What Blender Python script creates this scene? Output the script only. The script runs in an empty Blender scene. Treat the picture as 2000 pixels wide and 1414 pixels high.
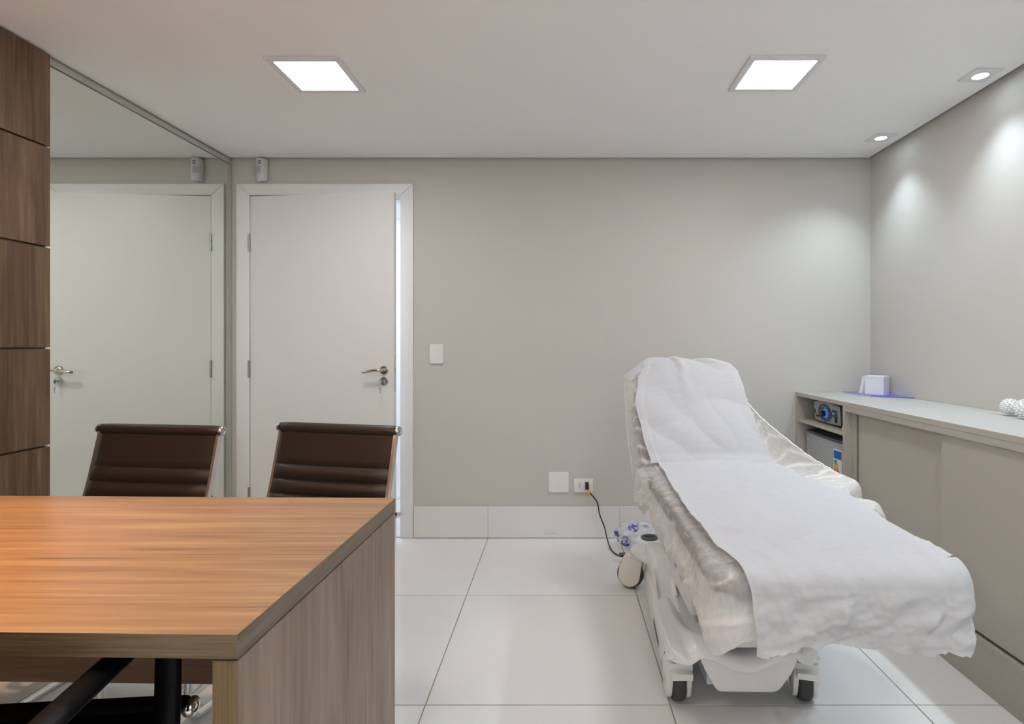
import bpy, bmesh, math, random
from mathutils import Vector, Matrix, noise
random.seed(7)
sc = bpy.context.scene
COL = sc.collection
V = Vector
R = math.radians

# ------------------------------------------------------------------ camera
H = 1.175                    # eye height; room is one-point perspective, vanishing point (1095, 674), focal length 1094 px
cam = bpy.data.objects.new('camera', bpy.data.cameras.new('camera'))
COL.objects.link(cam)
cam.location = (0, 0, H)
cam.rotation_euler = (R(90), 0, 0)
cam.data.sensor_width = 36
cam.data.lens = 36 * 1094 / 2000
cam.data.shift_x = -95 / 2000
cam.data.shift_y = -33 / 2000
cam.data.clip_start = 0.02
sc.camera = cam

# ------------------------------------------------------------------ light levels
w = bpy.data.worlds.new('world'); sc.world = w
w.use_nodes = True
w.node_tree.nodes['Background'].inputs[0].default_value = (0.84, 0.92, 1.0, 1)
w.node_tree.nodes['Background'].inputs[1].default_value = 0.75     # overcast daylight through the window added behind the viewpoint as frontal fill
vs = sc.view_settings
vs.view_transform = 'Standard'; vs.look = 'None'; vs.gamma = 1.0; vs.use_curve_mapping = False
vs.exposure = 1.83
PANEL = 13.4                # square LED panels
PANEL_COL = (0.95, 0.972, 1.0)
SPOT = 7.6                  # cool recessed spots by the right wall
SPOT_COL = (0.72, 0.87, 1.0)
WARM = 24.0                 # warm recessed spots over the desk
WARM_COL = (1.0, 0.62, 0.30)
FILL_SCONCE = 18.0                # added warm wall lamp by the desk, out of view, brightens the ceiling
HALL = 9.5
HALL_COL = (0.76, 0.84, 1.0)

# ------------------------------------------------------------------ helpers
class MB:
    def __init__(s): s.bm = bmesh.new()
    def _faces_bevel(s, verts, bev, seg):
        es = {e for v in verts for e in v.link_edges}
        es = [e for e in es if len(e.link_faces) == 2 and e.calc_face_angle(0) > 0.5]
        bmesh.ops.bevel(s.bm, geom=es, offset=bev, segments=seg, profile=0.5, affect='EDGES', clamp_overlap=True)
    def box(s, x0, x1, y0, y1, z0, z1, bev=0, seg=2, M=None):
        vs_ = [s.bm.verts.new(p) for p in ((x0,y0,z0),(x1,y0,z0),(x1,y1,z0),(x0,y1,z0),(x0,y0,z1),(x1,y0,z1),(x1,y1,z1),(x0,y1,z1))]
        if M:
            for v in vs_: v.co = M @ v.co
        for f in ((3,2,1,0),(4,5,6,7),(0,1,5,4),(1,2,6,5),(2,3,7,6),(3,0,4,7)):
            s.bm.faces.new([vs_[i] for i in f])
        if bev: s._faces_bevel(vs_, bev, seg)
        return s
    def prism(s, pts, h, M=None, bev=0, seg=3, h0=0.0):
        """polygon pts (x, y) counter-clockwise extruded from z=h0 to z=h, then M"""
        M = M or Matrix()
        a = [s.bm.verts.new(M @ V((p[0], p[1], h0))) for p in pts]
        b = [s.bm.verts.new(M @ V((p[0], p[1], h))) for p in pts]
        n = len(pts)
        fs = [s.bm.faces.new(a[::-1]), s.bm.faces.new(b)]
        for i in range(n): s.bm.faces.new((a[i], a[(i+1)%n], b[(i+1)%n], b[i]))
        if bev:
            es = list(fs[0].edges) + list(fs[1].edges)
            bmesh.ops.bevel(s.bm, geom=es, offset=bev, segments=seg, profile=0.5, affect='EDGES', clamp_overlap=True)
        return s
    def tube(s, pts, r, n=12, closed=False, prof=None, up=None, caps=True):
        """sweep: r radius or list; prof = list of (a, b) profile points scaled by r"""
        pts = [V(p) for p in pts]; N = len(pts)
        rs = r if isinstance(r, (list, tuple)) else [r]*N
        prof = prof or [(math.cos(2*math.pi*i/n), math.sin(2*math.pi*i/n)) for i in range(n)]
        rings = []; prevn = None
        for i, p in enumerate(pts):
            if closed: t = pts[(i+1)%N] - pts[i-1]
            else: t = pts[min(i+1, N-1)] - pts[max(i-1, 0)]
            if t.length < 1e-9: t = V((0,0,1))
            t.normalize()
            if prevn is None or up:
                u = V(up) if up else (V((0,0,1)) if abs(t.z) < 0.9 else V((1,0,0)))
                nn = u - t*u.dot(t)
            else: nn = prevn - t*prevn.dot(t)
            nn.normalize(); prevn = nn
            b = t.cross(nn)
            rings.append([s.bm.verts.new(p + (nn*q[0] + b*q[1])*rs[i]) for q in prof])
        m = len(prof)
        for i in range(N if closed else N-1):
            A = rings[i]; B = rings[(i+1)%N]
            for k in range(m): s.bm.faces.new((A[k], A[(k+1)%m], B[(k+1)%m], B[k]))
        if caps and not closed:
            s.bm.faces.new(rings[0][::-1]); s.bm.faces.new(rings[-1])
        return s
    def cyl(s, p0, p1, r0, r1=None, n=24): return s.tube([p0, p1], [r0, r0 if r1 is None else r1], n)
    def lathe(s, prof, M=None, n=32):
        """profile (r, z) spun about z, then M"""
        M = M or Matrix(); rings = []
        for (r, z) in prof:
            if r < 1e-6: rings.append([s.bm.verts.new(M @ V((0,0,z)))])
            else: rings.append([s.bm.verts.new(M @ V((r*math.cos(2*math.pi*i/n), r*math.sin(2*math.pi*i/n), z))) for i in range(n)])
        for A, B in zip(rings, rings[1:]):
            for i in range(n):
                j = (i+1) % n
                f = [A[i%len(A)], A[j%len(A)], B[j%len(B)], B[i%len(B)]]
                u = []
                for v in f:
                    if v not in u: u.append(v)
                if len(u) > 2: s.bm.faces.new(u)
        return s
    def grid(s, fn, nu, nv, dens=None):
        L = (s.bm.verts.layers.float.get('dens') or s.bm.verts.layers.float.new('dens')) if dens else None
        g = [[s.bm.verts.new(fn(i/nu, j/nv)) for j in range(nv+1)] for i in range(nu+1)]
        if dens:
            for i in range(nu+1):
                for j in range(nv+1): g[i][j][L] = dens(i/nu, j/nv) if callable(dens) else dens
        for i in range(nu):
            for j in range(nv): s.bm.faces.new((g[i][j], g[i+1][j], g[i+1][j+1], g[i][j+1]))
        return s
    def sphere(s, c, r, n=16, sc_=(1,1,1)):
        M = Matrix.Translation(c) @ Matrix.Diagonal((sc_[0], sc_[1], sc_[2], 1))
        m = n//2
        return s.lathe([(r*math.sin(math.pi*k/m), -r*math.cos(math.pi*k/m)) for k in range(m+1)], M, n)
    def build(s, name, mat, parent=None, loc=None, smooth=35):
        bmesh.ops.recalc_face_normals(s.bm, faces=s.bm.faces[:])
        me = bpy.data.meshes.new(name)
        off = V(loc) if loc is not None else V((0,0,0))
        if parent is not None and loc is None: off = V(parent.get('org', (0,0,0)))
        if off.length: bmesh.ops.translate(s.bm, verts=s.bm.verts[:], vec=-off)
        s.bm.to_mesh(me); s.bm.free()
        o = bpy.data.objects.new(name, me); COL.objects.link(o)
        if isinstance(mat, (list, tuple)):
            for m in mat: me.materials.append(m)
        elif mat: me.materials.append(mat)
        if smooth:
            me.polygons.foreach_set('use_smooth', [True]*len(me.polygons))
            me.set_sharp_from_angle(angle=R(smooth))
        if parent is not None:
            o.parent = parent
            o['org'] = tuple(off)
        else:
            o.location = off
            o['org'] = tuple(off)
        return o

def tag(o, label=None, cat=None, group=None, kind=None):
    for k, v in (('label', label), ('category', cat), ('group', group), ('kind', kind)):
        if v: o[k] = v
    return o
def thing(name, label, cat, loc=(0,0,0), group=None, rotz=0, local=False):
    o = bpy.data.objects.new(name, None); COL.objects.link(o)
    o.empty_display_size = 0.1
    o.location = loc; o.rotation_euler = (0, 0, rotz)
    o['org'] = (0,0,0) if local else tuple(loc)
    return tag(o, label, cat, group)
def struct(name, loc=(0,0,0)):
    o = bpy.data.objects.new(name, None); COL.objects.link(o); o.location = loc; o['org'] = tuple(loc)
    o['kind'] = 'structure'; return o
def copy_tree(root, loc, rotz, label):
    r = root.copy(); COL.objects.link(r); r.location = loc; r.rotation_euler = (0,0,rotz); r['label'] = label
    def rec(a, b):
        for ch in list(a.children):
            c = ch.copy(); COL.objects.link(c); c.parent = b; rec(ch, c)
    rec(root, r); return r
def bez(ctrl, n=8):
    """Catmull-Rom through control points"""
    P = [V(p) for p in ctrl]; out = []
    for i in range(len(P)-1):
        a = P[i-1] if i > 0 else P[i]*2 - P[i+1]; b = P[i]; c = P[i+1]; d = P[i+2] if i+2 < len(P) else P[i+1]*2 - P[i]
        for k in range(n):
            t = k/n
            out.append(0.5*((2*b) + (c-a)*t + (2*a-5*b+4*c-d)*t*t + (3*b-a-3*c+d)*t**3))
    out.append(P[-1]); return out
def rrect(x0, x1, y0, y1, r, n=6):
    out = []
    for cx, cy, a0 in ((x1-r, y0+r, -90), (x1-r, y1-r, 0), (x0+r, y1-r, 90), (x0+r, y0+r, 180)):
        for k in range(n+1):
            a = R(a0 + 90*k/n); out.append((cx + r*math.cos(a), cy + r*math.sin(a)))
    return out
def lerp_tab(tab, t):
    if t <= tab[0][0]: return tab[0][1]
    for (a, va), (b, vb) in zip(tab, tab[1:]):
        if t <= b:
            k = (t-a)/(b-a); k = k*k*(3-2*k); return va + (vb-va)*k
    return tab[-1][1]
def sstep(a, b, t):
    k = min(1, max(0, (t-a)/(b-a))); return k*k*(3-2*k)
def fbm(x, y, z, o=4): return noise.fractal(V((x, y, z)), 1.0, 2.0, o)

# ------------------------------------------------------------------ materials
def nt(name):
    m = bpy.data.materials.new(name); m.use_nodes = True
    n = m.node_tree; b = n.nodes['Principled BSDF']; return m, n, b
def pbr(name, col, rough=0.5, metal=0.0, spec=0.5, bump=0, bscale=200, var=0.0, vscale=6, coat=0.0, coat_rough=0.05):
    m, n, b = nt(name)
    b.inputs['Base Color'].default_value = (*col, 1)
    b.inputs['Roughness'].default_value = rough
    b.inputs['Metallic'].default_value = metal
    b.inputs['Specular IOR Level'].default_value = spec
    b.inputs['Coat Weight'].default_value = coat
    b.inputs['Coat Roughness'].default_value = coat_rough
    tc = n.nodes.new('ShaderNodeTexCoord')
    if var:
        nz = n.nodes.new('ShaderNodeTexNoise'); nz.inputs['Scale'].default_value = vscale; nz.inputs['Detail'].default_value = 5
        n.links.new(tc.outputs['Object'], nz.inputs['Vector'])
        mx = n.nodes.new('ShaderNodeMix'); mx.data_type = 'RGBA'
        mx.inputs['A'].default_value = (*[c*(1-var) for c in col], 1); mx.inputs['B'].default_value = (*[min(1, c*(1+var)) for c in col], 1)
        n.links.new(nz.outputs['Fac'], mx.inputs['Factor']); n.links.new(mx.outputs['Result'], b.inputs['Base Color'])
    if bump:
        nz = n.nodes.new('ShaderNodeTexNoise'); nz.inputs['Scale'].default_value = bscale; nz.inputs['Detail'].default_value = 4
        n.links.new(tc.outputs['Object'], nz.inputs['Vector'])
        bp = n.nodes.new('ShaderNodeBump'); bp.inputs['Strength'].default_value = bump; bp.inputs['Distance'].default_value = 0.002
        n.links.new(nz.outputs['Fac'], bp.inputs['Height']); n.links.new(bp.outputs['Normal'], b.inputs['Normal'])
    return m
def emit(name, col, strength, base=(0.9, 0.9, 0.9)):
    m, n, b = nt(name)
    b.inputs['Base Color'].default_value = (*base, 1)
    b.inputs['Emission Color'].default_value = (*col, 1); b.inputs['Emission Strength'].default_value = strength
    return m
def wood(name, stops, axis, rough=0.38, across=9.0, along=0.55, seed=0.0, fine=0.35, spec=.5):
    """grain running along axis ('X','Y','Z')"""
    m, n, b = nt(name)
    tc = n.nodes.new('ShaderNodeTexCoord'); oi = n.nodes.new('ShaderNodeObjectInfo')
    mul = n.nodes.new('ShaderNodeMath'); mul.operation = 'MULTIPLY'; mul.inputs[1].default_value = 37.0
    n.links.new(oi.outputs['Random'], mul.inputs[0])
    ad = n.nodes.new('ShaderNodeVectorMath'); ad.operation = 'ADD'
    cmb = n.nodes.new('ShaderNodeCombineXYZ')
    for k in range(3): n.links.new(mul.outputs[0], cmb.inputs[k])
    n.links.new(tc.outputs['Object'], ad.inputs[0]); n.links.new(cmb.outputs[0], ad.inputs[1])
    def mp(ac, al):
        p = n.nodes.new('ShaderNodeMapping')
        s_ = [ac, ac, ac]; s_['XYZ'.index(axis)] = al
        p.inputs['Scale'].default_value = s_; p.inputs['Location'].default_value = (seed, seed*1.7, seed*0.6)
        n.links.new(ad.outputs[0], p.inputs['Vector']); return p
    def nz(mapp, det, dist, rgh=0.55):
        q = n.nodes.new('ShaderNodeTexNoise'); q.inputs['Scale'].default_value = 1.0; q.inputs['Detail'].default_value = det
        q.inputs['Distortion'].default_value = dist; q.inputs['Roughness'].default_value = rgh
        n.links.new(mapp.outputs[0], q.inputs['Vector']); return q
    a = nz(mp(across, along), 3, 1.8); f = nz(mp(across*9, along*3.0), 4, 0.2, 0.65); c = nz(mp(across*2.6, along*1.6), 3, 1.6)
    mx1 = n.nodes.new('ShaderNodeMix'); mx1.inputs['Factor'].default_value = 0.42
    n.links.new(a.outputs['Fac'], mx1.inputs['A']); n.links.new(c.outputs['Fac'], mx1.inputs['B'])
    mx2 = n.nodes.new('ShaderNodeMix'); mx2.inputs['Factor'].default_value = fine
    n.links.new(mx1.outputs['Result'], mx2.inputs['A']); n.links.new(f.outputs['Fac'], mx2.inputs['B'])
    rp = n.nodes.new('ShaderNodeValToRGB'); cr = rp.color_ramp
    while len(cr.elements) < len(stops): cr.elements.new(0.5)
    for e, (p, col) in zip(cr.elements, stops): e.position = p; e.color = (*col, 1)
    n.links.new(mx2.outputs['Result'], rp.inputs['Fac']); n.links.new(rp.outputs['Color'], b.inputs['Base Color'])
    b.inputs['Roughness'].default_value = rough; b.inputs['Specular IOR Level'].default_value = spec
    bp = n.nodes.new('ShaderNodeBump'); bp.inputs['Strength'].default_value = 0.12; bp.inputs['Distance'].default_value = 0.001
    n.links.new(f.outputs['Fac'], bp.inputs['Height']); n.links.new(bp.outputs['Normal'], b.inputs['Normal'])
    return m
def sheer_mat(name, col, lo, hi, scale, stretch):
    """thin non-woven veil: partly see-through, denser where fibres bunch up"""
    m = bpy.data.materials.new(name); m.use_nodes = True; n = m.node_tree; n.nodes.clear()
    out = n.nodes.new('ShaderNodeOutputMaterial')
    tr = n.nodes.new('ShaderNodeBsdfTransparent'); df = n.nodes.new('ShaderNodeBsdfDiffuse'); tl = n.nodes.new('ShaderNodeBsdfTranslucent')
    df.inputs[0].default_value = (*col, 1); tl.inputs[0].default_value = (*col, 1)
    m1 = n.nodes.new('ShaderNodeMixShader'); m1.inputs[0].default_value = 0.30
    n.links.new(df.outputs[0], m1.inputs[1]); n.links.new(tl.outputs[0], m1.inputs[2])
    tc = n.nodes.new('ShaderNodeTexCoord'); mp = n.nodes.new('ShaderNodeMapping'); mp.inputs['Scale'].default_value = stretch
    nz = n.nodes.new('ShaderNodeTexNoise'); nz.inputs['Scale'].default_value = scale; nz.inputs['Detail'].default_value = 6
    nz.inputs['Distortion'].default_value = 1.2
    n.links.new(tc.outputs['Object'], mp.inputs[0]); n.links.new(mp.outputs[0], nz.inputs['Vector'])
    mr = n.nodes.new('ShaderNodeMapRange'); mr.inputs['From Min'].default_value = 0.3; mr.inputs['From Max'].default_value = 0.7
    mr.inputs['To Min'].default_value = lo; mr.inputs['To Max'].default_value = hi
    n.links.new(nz.outputs['Fac'], mr.inputs['Value'])
    at = n.nodes.new('ShaderNodeAttribute'); at.attribute_name = 'dens'
    sm = n.nodes.new('ShaderNodeMath'); sm.operation = 'ADD'; sm.use_clamp = True
    n.links.new(mr.outputs[0], sm.inputs[0]); n.links.new(at.outputs['Fac'], sm.inputs[1]); mr = sm
    m2 = n.nodes.new('ShaderNodeMixShader')
    n.links.new(mr.outputs[0], m2.inputs[0]); n.links.new(tr.outputs[0], m2.inputs[1]); n.links.new(m1.outputs[0], m2.inputs[2])
    n.links.new(m2.outputs[0], out.inputs[0]); return m
def paper_mat(name, col):
    m = bpy.data.materials.new(name); m.use_nodes = True; n = m.node_tree; n.nodes.clear()
    out = n.nodes.new('ShaderNodeOutputMaterial')
    df = n.nodes.new('ShaderNodeBsdfDiffuse'); tl = n.nodes.new('ShaderNodeBsdfTranslucent')
    df.inputs[0].default_value = (*col, 1); tl.inputs[0].default_value = (*col, 1)
    m1 = n.nodes.new('ShaderNodeMixShader'); m1.inputs[0].default_value = 0.22
    n.links.new(df.outputs[0], m1.inputs[1]); n.links.new(tl.outputs[0], m1.inputs[2])
    tc = n.nodes.new('ShaderNodeTexCoord')
    nz = n.nodes.new('ShaderNodeTexNoise'); nz.inputs['Scale'].default_value = 26; nz.inputs['Detail'].default_value = 6; nz.inputs['Roughness'].default_value = 0.6
    mp = n.nodes.new('ShaderNodeMapping'); mp.inputs['Scale'].default_value = (0.5, 1.6, 1.2)
    n.links.new(tc.outputs['Object'], mp.inputs[0]); n.links.new(mp.outputs[0], nz.inputs['Vector'])
    bp = n.nodes.new('ShaderNodeBump'); bp.inputs['Strength'].default_value = 0.35; bp.inputs['Distance'].default_value = 0.006
    n.links.new(nz.outputs['Fac'], bp.inputs['Height'])
    n.links.new(bp.outputs[0], df.inputs['Normal']); n.links.new(bp.outputs[0], tl.inputs['Normal'])
    n.links.new(m1.outputs[0], out.inputs[0]); return m

M_wall = pbr('wall_paint', (0.585, 0.56, 0.512), 0.75, bump=0.05, bscale=350, var=0.012, vscale=2)
M_ceil = pbr('ceiling_paint', (0.93, 0.925, 0.915), 0.85, bump=0.03, bscale=300)
M_door = pbr('door_lacquer', (0.80, 0.785, 0.76), 0.42, bump=0.03, bscale=90)
M_frame = pbr('door_frame_lacquer', (0.82, 0.805, 0.78), 0.45)
M_tile = pbr('polished_porcelain', (0.775, 0.75, 0.73), 0.10, spec=0.5, var=0.015, vscale=1.2)
M_base = pbr('baseboard_porcelain', (0.79, 0.765, 0.74), 0.16, var=0.015, vscale=1.5)
M_grout = pbr('grout', (0.34, 0.27, 0.20), 0.9, var=0.15, vscale=20)
M_stain = pbr('grout_stain', (0.50, 0.40, 0.30), 0.9)
M_hall = pbr('hall_paint', (0.86, 0.87, 0.9), 0.8, bump=0.03, bscale=300)
M_mirror = pbr('mirror_silver', (0.84, 0.875, 0.83), 0.0, metal=1.0)
M_mirror_edge = pbr('mirror_glass_edge', (0.25, 0.36, 0.30), 0.15)
M_chrome = pbr('chrome', (0.84, 0.83, 0.82), 0.17, metal=1.0)
M_satin = pbr('brushed_steel', (0.62, 0.61, 0.59), 0.28, metal=1.0)
M_brass = pbr('handle_nickel', (0.66, 0.60, 0.53), 0.14, metal=1.0)
M_hinge = pbr('hinge_steel', (0.36, 0.355, 0.35), 0.35, metal=1.0)
M_white = pbr('white_plastic', (0.80, 0.785, 0.755), 0.35)
M_ivory = pbr('cream_plastic', (0.78, 0.73, 0.65), 0.38)
M_gloss = pbr('glossy_white_shell', (0.80, 0.775, 0.76), 0.30, coat=0.25, coat_rough=.12)
M_shell2 = pbr('grey_white_shell', (0.70, 0.69, 0.68), 0.4)
M_rubber = pbr('dark_rubber', (0.055, 0.05, 0.048), 0.6)
M_black = pbr('black_plastic', (0.012, 0.012, 0.013), 0.42)
M_dkgrey = pbr('dark_grey_plastic', (0.085, 0.09, 0.10), 0.45)
M_leather = pbr('brown_black_leather', (0.040, 0.026, 0.019), 0.36, bump=0.25, bscale=420)
M_black_leather = pbr('black_leather', (0.003, 0.003, 0.004), 0.5, spec=.22, bump=0.25, bscale=420)
M_vinyl = pbr('taupe_vinyl', (0.225, 0.187, 0.172), 0.5, bump=0.1, bscale=300)
M_lam = pbr('greige_laminate', (0.46, 0.42, 0.36), 0.5, bump=0.05, bscale=260, var=0.03, vscale=60)
M_lam_top = pbr('pale_laminate_top', (0.455, 0.445, 0.42), 0.42, var=0.03, vscale=70)
M_steel_grey = pbr('fridge_silver', (0.46, 0.46, 0.465), 0.38, metal=0.3)
M_trim_metal = pbr('lamp_trim', (0.78, 0.775, 0.80), 0.4)
M_sheer = sheer_mat('sheer_nonwoven', (0.88, 0.85, 0.82), -0.075, 0.075, 55, (1.0, 1.0, 0.3))
M_drape = sheer_mat('sheer_drape', (0.86, 0.82, 0.78), -0.05, 0.05, 20, (1, 1, 1))
M_white_cloth = pbr('white_cloth', (.84, .82, .80), .9)
M_paper = paper_mat('white_paper', (0.655, 0.64, 0.65))
W_wall = wood('walnut_cladding', [(0.32, (0.062, 0.034, 0.019)), (0.45, (0.122, 0.071, 0.042)), (0.55, (0.172, 0.104, 0.063)), (0.68, (0.255, 0.162, 0.100))], 'Z', 0.55, across=7, along=0.8, spec=.25)
W_top = wood('warm_wood_desktop', [(0.35, (0.20, 0.092, 0.038)), (0.45, (0.365, 0.180, 0.078)), (0.54, (0.45, 0.236, 0.108)), (0.66, (0.575, 0.345, 0.182))], 'X', 0.30, across=14, along=0.8, fine=.45)
W_edge = wood('desk_edge_band', [(0.30, (0.055, 0.036, 0.018)), (0.46, (0.120, 0.083, 0.046)), (0.60, (0.185, 0.135, 0.085)), (0.74, (0.24, 0.18, 0.12))], 'X', 0.5, across=26, along=1.2, fine=0.5)
W_edge_y = wood('desk_edge_band_side', [(0.30, (0.090, 0.066, 0.045)), (0.46, (0.165, 0.125, 0.090)), (0.60, (0.215, 0.170, 0.125)), (0.74, (0.27, 0.215, 0.165))], 'Y', 0.5, across=26, along=1.2, fine=0.5)
W_side = wood('desk_side_wood', [(0.32, (0.120, 0.080, 0.056)), (0.44, (0.235, 0.168, 0.127)), (0.56, (0.305, 0.226, 0.178)), (0.70, (0.395, 0.305, 0.248))], 'Z', 0.45, across=7, along=0.8, spec=.3)
W_sidefront = wood('desk_side_edge', [(0.30, (0.060, 0.036, 0.014)), (0.46, (0.135, 0.088, 0.038)), (0.60, (0.19, 0.13, 0.065)), (0.74, (0.25, 0.18, 0.10))], 'Z', 0.5, across=26, along=0.9, fine=0.4)
W_mod = wood('modesty_wood', [(0.30, (0.075, 0.042, 0.026)), (0.46, (0.135, 0.083, 0.055)), (0.60, (0.175, 0.112, 0.078)), (0.74, (0.22, 0.15, 0.11))], 'X', 0.5, across=12, along=1.4)
M_led = emit('led_panel', PANEL_COL, PANEL)
M_led_hall = emit('hall_led', HALL_COL, HALL)
M_spotface = emit('spot_lens', SPOT_COL, 9.0)
M_warmface = emit('warm_lens', WARM_COL, 9.0)
def flat(name, c, r=0.5): return pbr(name, c, r)

# ------------------------------------------------------------------ room shell
XL, XR, YB, YF, ZC = -2.018, 1.891, 3.42, -1.35, 2.3126
DX0, DX1, DZ = -1.895, -0.976, 2.087         # door opening
HX0, HX1, HY1 = -2.9, -0.2, 4.87             # hall beyond the door
ZT = 2.42
def wallmesh(name, parts, mat=M_wall):
    b = MB()
    for p in parts: b.box(*p)
    o = b.build(name, mat, smooth=0); o['kind'] = 'structure'; return o
wallmesh('wall_back', [(XL-.15, DX0-.02, YB, YB+.14, -.02, ZT), (DX1+.02, XR+.15, YB, YB+.14, -.02, ZT), (DX0-.02, DX1+.02, YB, YB+.14, DZ+.02, ZT)])
wall_left = wallmesh('wall_left', [(XL-.15, XL, YF, YB, -.02, ZT)])
wallmesh('wall_right', [(XR, XR+.15, YF, YB, -.02, ZT)])
WX0, WX1, WZ0, WZ1 = -1.2, 1.2, .60, 2.1
wallmesh('wall_front', [(XL-.15, WX0, YF-.15, YF, -.02, ZT), (WX1, XR+.15, YF-.15, YF, -.02, ZT), (WX0, WX1, YF-.15, YF, -.02, WZ0), (WX0, WX1, YF-.15, YF, WZ1, ZT)])
wn = struct('fill_window_1', (0, YF-.08, WZ0)); wn['label'] = 'added white framed window in the wall behind the viewpoint, for frontal light'  # opening and window added behind the camera to let in frontal fill light
for p in ((WX0, WX1, WZ0, WZ0+.05), (WX0, WX1, WZ1-.05, WZ1), (WX0, WX0+.05, WZ0+.051, WZ1-.051), (WX1-.05, WX1, WZ0+.051, WZ1-.051), (-.03, .03, WZ0+.051, WZ1-.051)):
    MB().box(p[0], p[1], YF-.10, YF-.06, p[2], p[3]).build('frame_bar', M_frame, wn, smooth=0)
M_pane = bpy.data.materials.new('clear_glass'); M_pane.use_nodes = True; _n = M_pane.node_tree; _n.nodes.clear()
_o = _n.nodes.new('ShaderNodeOutputMaterial'); _t = _n.nodes.new('ShaderNodeBsdfTransparent'); _g = _n.nodes.new('ShaderNodeBsdfGlossy'); _g.inputs['Roughness'].default_value = 0
_m = _n.nodes.new('ShaderNodeMixShader'); _m.inputs[0].default_value = .05; _t.inputs[0].default_value = (.95, .97, .96, 1)
_n.links.new(_t.outputs[0], _m.inputs[1]); _n.links.new(_g.outputs[0], _m.inputs[2]); _n.links.new(_m.outputs[0], _o.inputs[0])
for a, b_ in ((WX0+.051, -.031), (.031, WX1-.051)): MB().box(a, b_, YF-.083, YF-.078, WZ0+.051, WZ1-.051).build('fill_window_pane', M_pane, wn, smooth=0)
_pl = bpy.data.lights.new('fill_window_portal', 'AREA'); _pl.shape = 'RECTANGLE'; _pl.size = WX1-WX0; _pl.size_y = WZ1-WZ0; _pl.cycles.is_portal = True
_po = bpy.data.objects.new('fill_window_portal', _pl); COL.objects.link(_po); _po.location = (0, YF-.16, (WZ0+WZ1)/2); _po.rotation_euler = (R(90), 0, 0)
g = 0.02                                     # shadow gap all round the plasterboard ceiling
c = wallmesh('ceiling', [(XL+.010, XR-g, YF+g, YB-g, ZC, ZC+.018)], M_ceil)
c2 = MB().box(XL-.15, XR+.15, YF-.15, YB+.14, ZT, ZT+.1).build('ceiling_slab', M_ceil, c, smooth=0)
floor = wallmesh('floor', [(XL-.15, XR+.15, YF-.15, YB+.14, -.08, -.003)], M_grout)
# porcelain tiles, 80 cm, one object each
xs = [-0.442 + .8*k for k in range(-2, 4)]; ys = [3.429 - .8*k for k in range(0, 7)]
tile_cache = {}
def add_tile(parent, x0, x1, y0, y1):
    q = .0022
    x0, x1, y0, y1 = x0+q, x1-q, y0+q, y1-q
    key = (round(x1-x0, 4), round(y1-y0, 4))
    if key not in tile_cache:
        o = MB().box(0, x1-x0, 0, y1-y0, -.0029, 0, bev=.0008, seg=1).build('tile', M_tile, smooth=0)
        tile_cache[key] = o.data; o.parent = parent
    else:
        o = bpy.data.objects.new('tile', tile_cache[key]); COL.objects.link(o); o.parent = parent
    o.location = (x0, y0, random.uniform(-.0003, 0)); return o
ex = [XL] + [x for x in xs if XL+.03 < x < XR-.03] + [XR]
ey = [YF] + [y for y in sorted(ys) if YF+.03 < y < YB-.03] + [YB]
for a, b_ in zip(ex, ex[1:]):
    for c_, d in zip(ey, ey[1:]): add_tile(floor, a, b_, c_, d)
# hall behind the door
wallmesh('wall_hall', [(HX0, HX1, HY1, HY1+.1, -.02, 2.5), (HX0-.1, HX0, YB+.14, HY1+.1, -.02, 2.5), (HX1, HX1+.1, YB+.14, HY1+.1, -.02, 2.5)], M_hall)
wallmesh('ceiling_hall', [(HX0-.1, HX1+.1, YB+.141, HY1+.1, 2.28, 2.4)], M_hall)
fh = wallmesh('floor_hall', [(HX0-.1, HX1+.1, YB+.141, HY1+.1, -.08, -.003)], M_grout)
add_tile(fh, DX0-.02, DX1+.02, 3.432, 3.58)
hx = [HX0, -2.042, -1.242, -.442, HX1]
for a, b_ in zip(hx, hx[1:]):
    for c_, d in ((3.58, 4.26), (4.26, HY1)): add_tile(fh, a, b_, c_, d)
tag(MB().box(-1.75, -1.35, 4.05, 4.45, 2.272, 2.2799, bev=.002).build('hall_light', M_led_hall, loc=(-1.55, 4.25, 2.272)), 'square flush ceiling light in the bright hall behind the ajar door', 'lamp')
# baseboard on the back wall, porcelain pieces cut with the floor joints
bbz = .193
bb = MB().box(DX1+.08, XR, YB-.004, YB-.0005, 0.001, bbz-.002).build('baseboard_back', M_grout, smooth=0); bb['kind'] = 'structure'
e = [DX1+.081] + [x for x in xs if DX1+.1 < x < XR-.03] + [XR-.001]
for a, b_ in zip(e, e[1:]):
    MB().box(a+.0008, b_-.0008, YB-.014, YB-.0045, .0035, bbz, bev=.0015).build('baseboard_piece', M_base, bb, smooth=0)
st = MB().box(-.10, -.02, YB-.0148, YB-.0142, .030, .0325).box(-.4415, -.4405, YB-.0148, YB-.0142, .004, .055).build('stain', M_stain, bb, smooth=0)
st['label'] = 'faint brown damp mark on the white baseboard'

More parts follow.
